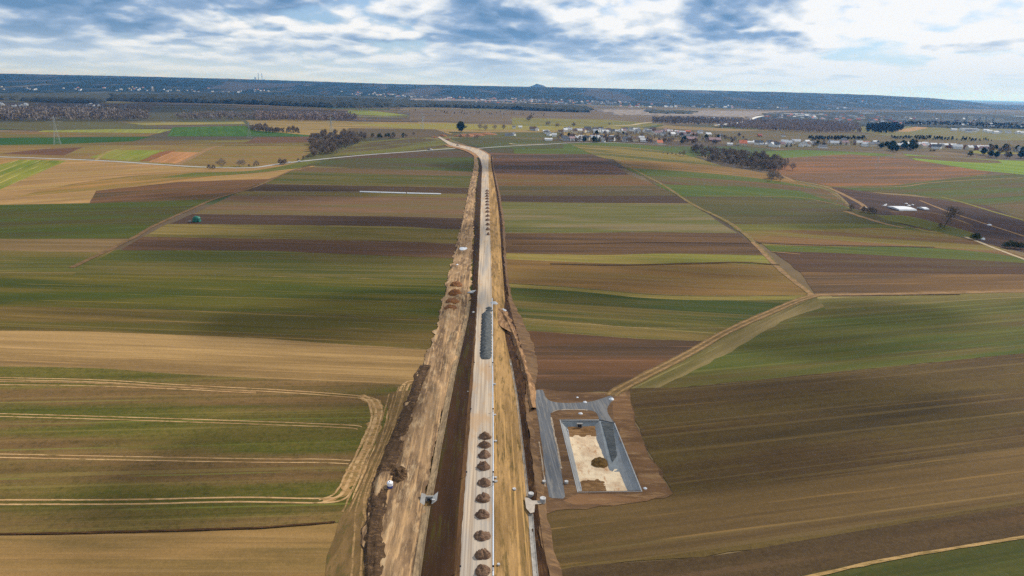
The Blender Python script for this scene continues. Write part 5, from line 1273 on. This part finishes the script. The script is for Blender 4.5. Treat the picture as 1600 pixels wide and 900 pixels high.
# pairs with a look of their own
vh(1079, 219.5, 'brick', 'mauve', 24, 11, 3.5, 4, 4, 'long barn with a mauve roof, left of the pair at the village edge')
vh(1116, 221, 'brick', 'mauve', 24, 11, 3.5, 4, 4, 'long barn with a mauve roof, right of the pair at the village edge')
vh(1160, 227, 'cream', 'orange', 15, 10, 4, 5.5, 3, 'house with a bright orange roof above the bare grove')
vh(1074, 210, 'white', 'orange', 14, 9, 5, 4, 8, 'house with an orange roof behind the mauve barns')
vh(1062, 210.5, 'white', 'pale', 26, 10, 4, 1.5, -6, 'long white shed left of the orange roofed house behind the barns')
vh(1347, 226.5, 'brick', 'red', 30, 11, 3.5, 3.5, 10, 'long red roofed barn beside the dark tree clump')
for args in [(853, 207.5, 'cream', 'pale', 14, 8, 4, 2, 5), (858, 212, 'white', 'slate', 10, 8, 5, 3, 60), (866, 213.5, 'white', 'pale', 9, 8, 4, 3), (857, 220, 'white', 'pale', 14, 8, 3, 2, 0), (883, 206, 'white', 'pale', 10, 8, 5, 3, 30), (889, 203, 'white', 'brown', 12, 8, 5, 3, 70), (876, 208, 'cream', 'brown', 11, 8, 4, 3), (884, 220, 'grey', 'slate', 12, 8, 5, 3), (893, 220, 'white', 'mauve', 11, 9, 5, 3, 20), (900, 219.5, 'cream', 'slate', 9, 8, 5, 3, 60), (906, 219, 'cream', 'pale', 10, 8, 5, 3, 40), (918, 205, 'grey', 'slate', 16, 10, 5, 5, 5), (930, 204.5, 'white', 'slate', 14, 9, 4, 4, 0), (943, 222, 'white', 'slate', 6, 6, 4, 3, 60), (948, 220.5, 'grey', 'brown', 14, 8, 4, 3), (966, 219, 'cream', 'brown', 7, 7, 4, 3, 80), (962, 206, 'white', 'pale', 16, 9, 3, 1.5, -10), (970, 206.5, 'white', 'pale', 10, 7, 4, 2, -30), (978, 204.5, 'white', 'slate', 10, 8, 5, 3), (987, 205, 'white', 'slate', 12, 9, 5, 3, 10), (997, 205.5, 'white', 'slate', 11, 8, 6, 4, 70), (1008, 207, 'white', 'slate', 10, 8, 6, 4, 40), (980, 221, 'white', 'brown', 10, 7, 4, 3), (992, 221, 'cream', 'brown', 12, 9, 5, 4, 20), (1006, 221.5, 'white', 'pale', 14, 8, 4, 2, -5), (1002, 218, 'cream', 'pale', 11, 8, 4, 3), (1018, 211, 'cream', 'slate', 9, 8, 5, 4, 50), (1030, 210.5, 'white', 'slate', 13, 9, 4, 3, 10), (1036, 212, 'white', 'slate', 10, 8, 5, 3, 20), (1048, 211, 'white', 'mauve', 10, 9, 6, 4, 60), (1041, 207, 'grey', 'mauve', 14, 9, 5, 4, 0), (1020, 205, 'brick', 'brown', 14, 9, 5, 4), (1030, 225, 'cream', 'orange', 12, 8, 3, 4, 20), (1094, 208.5, 'white', 'slate', 12, 9, 5, 3, 30), (1070, 214, 'white', 'slate', 18, 7, 3, 2), (1126, 214.5, 'white', 'slate', 10, 8, 4, 3, 20), (1140, 227, 'white', 'pale', 10, 6, 3, 1.5), (1172, 224.5, 'white', 'pale', 12, 7, 3, 2), (1182, 223.5, 'white', 'pale', 14, 7, 3, 2), (1192, 227, 'white', 'pale', 12, 6, 3, 1.5), (1187, 213.5, 'brick', 'red', 9, 7, 3, 3), (1208, 229, 'white', 'slate', 16, 9, 4, 2.5), (1219, 228, 'white', 'slate', 10, 8, 5, 3, 40), (1238, 225, 'white', 'slate', 10, 8, 5, 3, 50), (1224, 214, 'white', 'brown', 8, 7, 4, 2),
             (1252, 229, 'white', 'slate', 11, 9, 5, 4, 60), (1262, 229, 'white', 'brown', 9, 8, 5, 4, 30), (1270, 225.5, 'white', 'slate', 11, 9, 4, 3, 20), (1285, 231.5, 'white', 'slate', 15, 10, 3, 3, 0), (1298, 224, 'white', 'slate', 10, 8, 4, 3), (1322, 226.5, 'white', 'slate', 12, 7, 3, 2), (1318, 222, 'grey', 'slate', 9, 8, 5, 3), (1338, 224, 'grey', 'slate', 10, 8, 4, 3), (1368, 224.5, 'white', 'pale', 14, 11, 3, 3.5, 5), (1420, 228.5, 'white', 'pale', 9, 8, 4, 3), (1427, 230, 'white', 'brown', 12, 8, 3, 3),
             (1444, 227, 'white', 'pale', 13, 9, 4, 2.5, 10), (1457, 230, 'brick', 'pale', 17, 10, 5, 3, 20), (1473, 230.5, 'brick', 'pale', 20, 10, 5, 3, 12), (1488, 231, 'brick', 'pale', 14, 9, 5, 3, 15), (1498, 231.5, 'white', 'slate', 12, 9, 5, 4, 60), (1515, 233, 'brick', 'brown', 18, 12, 4, 4, 5), (1534, 234.5, 'brick', 'pale', 26, 12, 5, 3.5, 8),
             (833, 204, 'grey', 'brown', 17, 10, 5, 4), (839, 204.5, 'white', 'slate', 8, 8, 5, 3, 80), (813, 200.5, 'white', 'pale', 9, 8, 4, 2), (803, 201, 'white', 'slate', 8, 7, 4, 2), (802, 212, 'white', 'slate', 9, 8, 4, 3, 70), (795, 212.5, 'grey', 'slate', 16, 7, 3, 2), (854, 209, 'white', 'slate', 9, 8, 4, 3)]:
    vh(*args)
# far left hamlets
for i, (u, v) in enumerate([(2, 163), (5, 166), (22, 166.5), (33, 166), (41, 165), (123, 166), (138, 166), (142, 165), (145, 166), (155, 166.5), (305, 182.5), (314, 182.5), (320, 182.5), (331, 182.5), (343, 182), (360, 183), (362, 184)]):
    house(u, v, 'white', ['slate', 'pale', 'brown'][i % 3], 12, 9, 5, 3.5, rnd.uniform(0, 180), 'tiny white house in the hamlets left of the dark forest', 'tiny houses left of the dark forest', detail=False)
# far village on the foot of the hills and along the wood
fv = []
for a, n in (([(0, 136), (250, 139), (400, 142), (400, 145), (260, 143), (0, 140)], 26), ([(530, 143), (700, 152), (700, 156), (560, 150), (540, 146)], 26), ([(700, 152.5), (860, 155), (1000, 160), (960, 164), (860, 163), (780, 162), (700, 157)], 88), ([(950, 160), (1050, 165), (1040, 170), (960, 168)], 14), ([(1040, 166.5), (1200, 168.5), (1200, 170), (1040, 168)], 12)):
    fv += scatter(a, n)
rnd.shuffle(fv)
fv.sort(key=lambda p: -p[1])
def many_houses(pts, label, name='distant_houses'):
    vs = []; fs = []; mi = []; mats = [WALL['white'], WALL['cream'], ROOF['pale'], ROOF['slate'], ROOF['red'], ROOF['brown']]
    for u, v in pts:
        L_, W_, H_, RH = rnd.choice([14, 20]), 10, 6, 4; wm, rm, *_x = house_mesh('white', 'pale', L_, W_, H_, RH)
        M = Matrix.Translation(Pg(u, v)) @ Matrix.Rotation(rnd.uniform(-.7, .7), 4, 'Z'); w_i, r_i = (0 if rnd.random() < .4 else 1), rnd.choice([2, 3, 4, 5, 3])
        for me_, k_ in ((wm, w_i), (rm, r_i)):
            o_ = len(vs); vs += [M @ q.co for q in me_.vertices]
            for p_ in me_.polygons: fs.append(tuple(o_ + j for j in p_.vertices)); mi.append(k_)
    o = mesh(name, vs, fs, mats=mats, mi=mi); tag(o, label, kind='stuff')
for i, (u, v) in enumerate(fv[:16]):
    k = rnd.random()
    house(u, v, 'white' if k < .8 else 'cream', rnd.choice(['pale', 'slate', 'red', 'pale', 'brown']), rnd.choice([14, 22]), 11, 6.5, 4.5, rnd.uniform(-30, 30), 'tiny distant house of the village at the foot of the hills', 'distant houses at the foot of the hills', detail=False)
many_houses(fv[16:] + scatter([(560, 143), (700, 152), (1000, 160), (960, 163), (700, 156), (560, 148)], 70) + scatter([(1030, 160), (1200, 168), (1480, 168), (1450, 172), (1200, 170)], 22) + scatter([(1200, 150), (1480, 156), (1480, 165), (1260, 164)], 14) + scatter([(200, 136), (420, 140), (420, 146), (200, 142)], 26), 'speckle of far houses along the foot of the hills')
many_houses(scatter([(1185, 180), (1260, 179), (1420, 183), (1640, 192), (1640, 203), (1440, 197), (1200, 190)], 170), 'speckle of small roofs in the distant town')
# more of the village belt
for u, v in scatter([(872, 206), (900, 203), (1060, 207), (1110, 211), (1105, 214), (1050, 213), (990, 209), (880, 209)], 44) + scatter([(1180, 226), (1240, 224), (1440, 228), (1600, 236), (1600, 239), (1440, 232), (1320, 229), (1190, 230)], 36) + scatter([(880, 216), (1010, 219), (1010, 222), (880, 220)], 14):
    vh(u, v, rnd.choice(['white', 'white', 'cream']), rnd.choice(['slate', 'pale', 'brown', 'slate', 'pale', 'mauve']), rnd.choice([11, 13, 16]), 9, 5, 3.6, rnd.uniform(-40, 40))
# town
for u, v in scatter([(1190, 179), (1260, 181), (1420, 186), (1620, 196), (1620, 200), (1440, 194), (1200, 188)], 40):
    house(u, v, rnd.choice(['white', 'cream', 'grey']), rnd.choice(['slate', 'pale', 'brown', 'red']), rnd.choice([14, 18]), 11, 7, 4.5, rnd.uniform(-40, 40), 'small house between the trees of the distant town', 'houses of the distant town', detail=False, z=1)
for u, v in [(1490, 205), (1513, 207), (1520, 206.5), (1545, 207.5), (1560, 208), (1575, 208.5), (1590, 209), (1597, 210), (1555, 209), (1540, 206), (1330, 199), (1365, 196.5), (1374, 195), (1362, 192.5), (1376, 191)]:
    house(u, v, 'white', rnd.choice(['pale', 'slate']), 15, 10, 5, 3, rnd.uniform(-20, 20), 'pale house along the near edge of the distant town', 'houses along the near edge of the town', detail=False)
m_block = NT('prefab block front')
def _bl():
    t = m_block; sp = t.new('ShaderNodeSeparateXYZ'); tc = t.new('ShaderNodeTexCoord'); t.link(tc.outputs['Object'], sp.inputs[0])
    fz = t.math('FRACT', t.math('DIVIDE', sp.outputs[2], 2.9)); fx = t.math('FRACT', t.math('DIVIDE', sp.outputs[0], 3.2))
    on = t.math('MULTIPLY', t.math('GREATER_THAN', fz, .5), t.math('GREATER_THAN', fx, .45))
    t.col(t.mix(on, (.62, .62, .56, 1), (.10, .12, .14, 1)))
_bl()
def block(u, v, L_, W_, H_, rz, label, mat=None, group=None, cat='apartment block', name='apartment_block'):
    e = empty(name, P(u, v, 0), R(rz), label=label, cat=cat, group=group)
    a, b = box(-L_ / 2, L_ / 2, -W_ / 2, W_ / 2, 0, H_); mesh('wall', a, b, mat or m_block.m, e)
    a, b = box(-L_ / 2 - .3, L_ / 2 + .3, -W_ / 2 - .3, W_ / 2 + .3, H_ + .01, H_ + .8); mesh('roof', a, b, ROOF['slate'] if mat is None else ROOF['pale'], e)
    return e
for i, (u, v, l, h) in enumerate([(1400, 189, 40, 18), (1410, 190, 60, 15), (1440, 190, 55, 17), (1452, 191, 30, 20), (1462, 192, 60, 15), (1478, 191, 40, 17), (1495, 191, 50, 15), (1513, 193, 26, 34), (1533, 194.5, 26, 34), (1543, 195, 22, 32), (1554, 195.5, 26, 30), (1561, 195.5, 24, 30), (1575, 193, 50, 15), (1592, 193, 60, 15), (1422, 186, 50, 16), (1600, 196, 40, 18)]):
    tall = h > 25
    block(u, v, l, 13, h, rnd.uniform(-15, 15), 'tall tower block rising from the distant town' if tall else 'long prefab apartment block of the distant town', group='tower blocks of the distant town' if tall else 'long apartment blocks of the distant town')
for i, (u, v, l, lb) in enumerate([(1245, 180.5, 150, 'long white hall at the left end of the distant town'), (1256, 184, 90, 'second white hall, below the longest at the left end of town'), (1259, 168.8, 170, 'pale pinkish industrial hall at the foot of the hills'), (1284, 169.3, 90, 'bright white hall at the foot of the hills'), (1225, 168, 90, 'grey white hall left of the pinkish one at the hills'), (1355, 179, 100, 'white hall behind the tree cover left of the apartment blocks'), (1330, 184, 60, 'cream hall among the town trees'), (1343, 187.5, 50, 'small white hall above the mauve wood'), (1278, 182, 70, 'grey hall among the town trees'), (1598, 184, 120, 'long white hall at the right edge of the town'), (1514, 205, 60, 'low white shed at the near edge of the town')]):
    block(u, v, l, 35 if l > 80 else 18, 9, rnd.uniform(-6, 6), lb, WALL['white'], 'white halls round the distant town', 'hall', 'industrial_hall')

# ------------------------------------------------------------------ water, bridge, pylons
m_water = NT('river water'); m_water.col((.30, .34, .36, 1)); m_water.bsdf.inputs['Roughness'].default_value = .12; m_water.bsdf.inputs['Specular IOR Level'].default_value = .8
sheet('river', smooth_line([(1112, 184), (1116, 181), (1122, 179.5), (1118, 177.5), (1124, 175.6), (1136, 174.8), (1132, 176.5), (1128, 178.5), (1130, 180.5), (1122, 183.5)], 3), m_water.m, amp=0, label='pale bend of the river')
ribbon('gravel_road', [(950, 197), (985, 195.5), (1000, 193), (1022, 190.5)], 16, m_gravelpath, amp=2)
m_deck = plain_mat('bridge concrete', (.62, .61, .58), .06, .1)
br_ = empty('road_bridge', P(1150, 192.5, 0), label='pale concrete road bridge curving towards the wooded hills', cat='bridge')
dk = [P(u, v, 9) - br_.location for u, v in smooth_line([(1120, 195), (1140, 193.5), (1163, 190.8), (1172, 187), (1182, 183.2), (1192, 181.2)], 4)]
prism('deck', dk, [(-7, -1.2), (-7, .8), (7, .8), (7, -1.2)], m_deck, br_)
for i in range(2, len(dk) - 1, 2):
    a, b = box(-1, 1, -4, 4, -1, 7.7); mesh('pier', [(x + dk[i].x, y + dk[i].y, z) for x, y, z in a], b, m_deck, br_)
ribbon('gravel_road', [(1122, 197), (1119, 195.4), (1124, 194.8)], 16, m_gravelpath, amp=1)
ribbon('gravel_road', [(1160, 191), (1152, 188.5), (1162, 183.5)], 14, dirt_mat('yellow fill', (206, 180, 120), (186, 160, 104), (170, 146, 96), .1), amp=2)
ribbon('gravel_road', [(1192, 181.5), (1186, 178), (1181, 174.8), (1170, 174)], 22, m_gravelpath, amp=3)
m_steel = plain_mat('galvanised steel', (.42, .46, .44), .05, 1, .6, .4)
def pylon():
    e = empty('pylon', (0, 0, 0), label='', cat='pylon'); H = 48
    parts = []
    def bar(a, b, t=.22):
        a, b = Vector(a), Vector(b); d = (b - a).normalized(); s = d.orthogonal().normalized() * t; q = d.cross(s)
        v = [a + s, a + q, a - s, a - q, b + s, b + q, b - s, b - q]
        parts.append((v, [(0, 1, 5, 4), (1, 2, 6, 5), (2, 3, 7, 6), (3, 0, 4, 7)]))
    def w_(z): return 4.2 - 3.3 * min(1, z / 32) if z < 32 else .9 - .5 * (z - 32) / 16
    zs = [0, 7, 13, 18, 23, 27.5, 32, 36, 40, 44, 48]
    cs = [(-1, -1), (1, -1), (1, 1), (-1, 1)]
    for z0, z1 in zip(zs, zs[1:]):
        for k in range(4):
            a, b = cs[k], cs[(k + 1) % 4]
            bar((a[0] * w_(z0), a[1] * w_(z0), z0), (a[0] * w_(z1), a[1] * w_(z1), z1), .2)
            bar((a[0] * w_(z0), a[1] * w_(z0), z0), (b[0] * w_(z1), b[1] * w_(z1), z1), .08)
            bar((b[0] * w_(z0), b[1] * w_(z0), z0), (a[0] * w_(z1), a[1] * w_(z1), z1), .08)
    v, f = join(parts); mesh('mast', v, f, m_steel, e); 
    for z, l in ((32, 8), (38, 11), (44, 7)):
        parts.clear()
        for s in (-1, 1):
            bar((0, .5, z), (s * l, 0, z + .3), .2); bar((0, -.5, z), (s * l, 0, z + .3), .2); bar((0, 0, z + 2), (s * l, 0, z + .3), .15)
        v, f = join(parts); mesh('cross_arm', v, f, m_steel, e)
    return e
py = pylon(); used_p = []
for i, (u, v, s, lb) in enumerate([(90, 226, 1.0, 'tall steel lattice pylon on the green bands at the left'), (390, 216, .72, 'steel lattice pylon beside the thicket behind the green band'), (518, 214, .9, 'steel lattice pylon behind the dense dark grove'), (660, 202, .85, 'steel lattice pylon on the straw plain left of the big round tree'), (1370, 264, .45, 'small lattice mast in the large russet field')]):
    o = py if i == 0 else copy_tree(py); o.location = P(u, v, 0); o.scale = (s * 1.15, s * 1.15, s); o.rotation_euler.z = R(25 + 7 * i); tag(o, lb, 'pylon', 'lattice pylons across the plain')

# ------------------------------------------------------------------ vehicles and small things
m_tyr = plain_mat('tyre rubber', (.02, .02, .02), .1)
def car(name, u, v, rz, paint, label, van=False, z=.5):
    e = empty(name, P(u, v, z), R(rz), label=label, cat='van' if van else 'car')
    h = 1.2 if not van else 1.6; Lc = 2.2 if not van else 2.7; prof = [(-Lc, .35), (-Lc, .95), (-Lc + .25, 1.0), (-Lc * .75, h + .35 if van else 1.45), (Lc * .35, h + .4 if van else 1.48), (Lc * .6, 1.0), (Lc - .1, .85), (Lc, .35)]
    vs = [(x, s * .88, zz) for s in (-1, 1) for x, zz in prof]; n = len(prof)
    fs = [tuple(range(n)), tuple(range(2 * n - 1, n - 1, -1))] + [(i, n + i, n + (i + 1) % n, (i + 1) % n) for i in range(n)]
    mesh('body', vs, fs, paint, e)
    a, b = join([box(-Lc * .6, Lc * .25, -.90, .90, 1.05, 1.36)]); mesh('window', a, b, m_win, e)
    for sx in (-1, 1):
        for sy in (-1, 1):
            a, b = cyl(.33, .33, -.1, .1, 14); o = mesh('wheel', a, b, m_tyr, e); o.rotation_euler = (R(90), 0, 0); o.location = (sx * Lc * .62, sy * .85, .33)
    return e
m_wpaint = plain_mat('white car paint', (.8, .8, .8), .02, 1, .3, .5); m_dpaint = plain_mat('dark car paint', (.04, .045, .05), .02, 1, .3, .5)
car('van', 468, 253, 20, m_wpaint, 'white van on the country road by the dense grove', True)
car('car', 452.5, 254, 20, m_wpaint, 'small white car behind the white van on the country road')
car('car', 674, 234, 5, m_wpaint, 'white car parked on the road left of the junction', True)
car('car', 670, 234.6, 5, m_dpaint, 'dark car parked beside the white one left of the junction', True)
car('car', 1351, 325.5, -30, m_wpaint, 'white car parked where the earth track ends')
car('car', 715, 227.5, -20, m_dpaint, 'dark vehicle on the pale bend of the new road', True, z=1.0)
# green covered stack
gs = empty('covered_stack', P(307.5, 346, .4), R(10), label='green tarpaulin covered stack beside the earth field track', cat='covered stack')
m_tarp = plain_mat('green tarpaulin', (.01, .16, .11), .3, .6, .5, .4)
vs = []; fs = []; n = 24
for i in range(9):
    t = i / 8
    for j in range(n):
        a = 2 * math.pi * j / n; k = (abs(math.cos(a)) ** 3 + abs(math.sin(a)) ** 3) ** (-1 / 3)
        r = (1 - .15 * t) if t < .65 else (1 - .15 * t) * math.sqrt(max(0, 1 - ((t - .65) / .36) ** 2))
        q = Vector((math.cos(a) * k * r * 3.1, math.sin(a) * k * r * 2.6, t * 4.4)); q += Vector((noise.noise(q * .8), noise.noise(q * .8 + Vector((4, 0, 0))), 0)) * .35
        vs.append(q)
    if i:
        for j in range(n): a = (i - 1) * n + j; b = (i - 1) * n + (j + 1) % n; fs.append((a, b, b + n, a + n))
fs.append(tuple(range(8 * n, 9 * n))); mesh('tarpaulin', vs, fs, m_tarp, gs, smooth=True)
a, b = join([box(-6.2, -3.6, -1.6, -.6, 0, .5)]); tag(mesh('timber_pile', [(x + gs.location.x, y + gs.location.y, z + .4) for x, y, z in a], b, m_conpale), 'pale pile lying left of the green covered stack', 'pile')
# plastic sheet houses on the plum land
for i, (c, lb) in enumerate([([(1390, 323.5), (1415, 324), (1430, 329), (1401, 329)], 'large white plastic covered bed on the plum coloured land'), ([(1433, 325), (1441, 325), (1451, 328), (1444, 328)], 'small white plastic covered bed right of the large one')]):
    p = [P(u, v, .6) for u, v in c]; mid0, mid1 = (p[0] + p[3]) / 2, (p[1] + p[2]) / 2
    wd = (p[3] - p[0]).length / 2 * abs(math.sin((mid1 - mid0).angle(p[3] - p[0])))
    line = [mid0.lerp(mid1, k / 8) for k in range(9)]
    tag(prism('plastic_tunnel', line, [(-wd, 0), (-wd * .9, 1.2), (0, 1.9), (wd * .9, 1.2), (wd, 0)], m_foil), lb, 'plastic tunnel', 'white plastic covered beds')
for k, (u, v, s) in enumerate(((1382, 321, 2.2), (1384, 319.5, 1.6), (1420, 321, 2), (1426, 320, 1.6), (1416, 318, 1.8))):
    dump('foil_bundle', u, v, .5, s * 2, s, .7, m_foil, 200 + k, 'crumpled pale foil bundle near the plastic covered beds', 'foil bundle', 'crumpled foil bundles', n=12)
dump('rubble_heap', 1546, 351.5, .5, 4, 3, 1.0, bpy.data.materials['pale lime'], 300, 'small pale rubble heap beside the track on the right', 'rubble heap')
dump('rubble_heap', 1536, 374, .5, 3, 3, 1.4, bpy.data.materials['pale lime'], 301, 'pale rubble heap between the evergreen bushes on the right', 'rubble heap')
# excavated clay mounds at the far end of the road
m_clay = dirt_mat('orange clay', (178, 128, 94), (140, 98, 74), (196, 150, 114), .1)
for k, (u, v, a, b, h) in enumerate([(728, 213, 60, 30, 5), (742, 211.5, 50, 30, 5), (762, 210, 46, 26, 4), (692, 213, 20, 14, 4), (700, 218.5, 14, 10, 3), (679, 215, 18, 12, 2.5)]):
    dump('clay_mound', u, v, .3, a, b, h, m_clay, 400 + k, ['clay mound under the big round tree, left of two', 'clay mound under the big round tree, right of two', 'flat clay mound right of the big round tree', 'clay mound closing off the far end of the road', 'small clay mound right of the road end', 'small clay mound left of the road end'][k], 'clay mound', 'clay mounds at the road end', sharp=2, rough=.25)

# ------------------------------------------------------------------ air
m = bpy.data.materials.new('hazy air'); m.use_nodes = True; nt = m.node_tree; nt.nodes.clear()
out = nt.nodes.new('ShaderNodeOutputMaterial'); pv = nt.nodes.new('ShaderNodeVolumePrincipled')
pv.inputs['Color'].default_value = (.06, .38, 1, 1); pv.inputs['Absorption Color'].default_value = (1, 1, 1, 1); pv.inputs['Density'].default_value = 3.9e-5; pv.inputs['Anisotropy'].default_value = .3
nt.links.new(pv.outputs[0], out.inputs['Volume'])
a, b = box(-S - 500, S + 500, -S - 500, S + 500, -6, 420)
hz = mesh('haze', a, b, m); tag(hz, 'thin blue air', kind='stuff')
bm = bmesh.new(); bm.from_mesh(hz.data); bmesh.ops.recalc_face_normals(bm, faces=bm.faces); bm.to_mesh(hz.data); bm.free()

# ------------------------------------------------------------------ passing clouds that shade parts of the plain
def cloud_mat():
    t = NT('thin cloud'); t.bsdf.inputs['Base Color'].default_value = (.9, .9, .9, 1)
    tc = t.new('ShaderNodeTexCoord'); ln = t.new('ShaderNodeVectorMath', operation='LENGTH')
    fl = t.new('ShaderNodeVectorMath', operation='MULTIPLY'); fl.inputs[1].default_value = (1, 1, 0); t.link(tc.outputs['Object'], fl.inputs[0]); t.link(fl.outputs[0], ln.inputs[0])
    n1 = t.new('ShaderNodeTexNoise'); n1.inputs['Scale'].default_value = .006; n1.inputs['Detail'].default_value = 4
    t.link(t.coords(), n1.inputs['Vector'])
    d = t.math('ADD', ln.outputs['Value'], t.math('MULTIPLY', t.math('SUBTRACT', n1.outputs['Fac'], .5), 1.5))
    al = t.math('MULTIPLY', t.ramp(d, 1.0, .35), .62)
    t.link(al, t.bsdf.inputs['Alpha']); return t.m
m_cloud = cloud_mat()
def cloud(u, v, rx, ry, label, zc=1050):
    g = P(u, v, 0); c = g + sd * (zc / sd.z)
    bm = bmesh.new(); bmesh.ops.create_icosphere(bm, subdivisions=4, radius=1)
    for vv in bm.verts:
        q = vv.co; k = 1 + .12 * noise.noise(q * 2 + Vector((u, v, 0))); vv.co = Vector((q.x * k, q.y * k, (q.z if q.z > 0 else q.z * .3) * k))
    me = bpy.data.meshes.new('cloud'); bm.to_mesh(me); bm.free(); me.materials.append(m_cloud); me.polygons.foreach_set('use_smooth', [True] * len(me.polygons))
    o = bpy.data.objects.new('cloud', me); col.objects.link(o); o.location = c; o.scale = (rx, ry, 60)
    tag(o, label, kind='stuff')
if CLOUDS:
    cloud(1230, 640, 90, 45, 'thin passing cloud')
    cloud(560, 370, 150, 90, 'thin passing cloud')
    cloud(430, 300, 120, 60, 'thin passing cloud')
    cloud(520, 680, 22, 40, 'thin passing cloud')
    cloud(1050, 430, 90, 60, 'thin passing cloud')
    cloud(600, 480, 60, 36, 'thin passing cloud')
    cloud(1350, 500, 70, 40, 'thin passing cloud')
    cloud(1450, 350, 150, 90, 'thin passing cloud')
    cloud(900, 260, 220, 130, 'thin passing cloud')
    cloud(150, 165, 1500, 700, 'thin passing cloud')
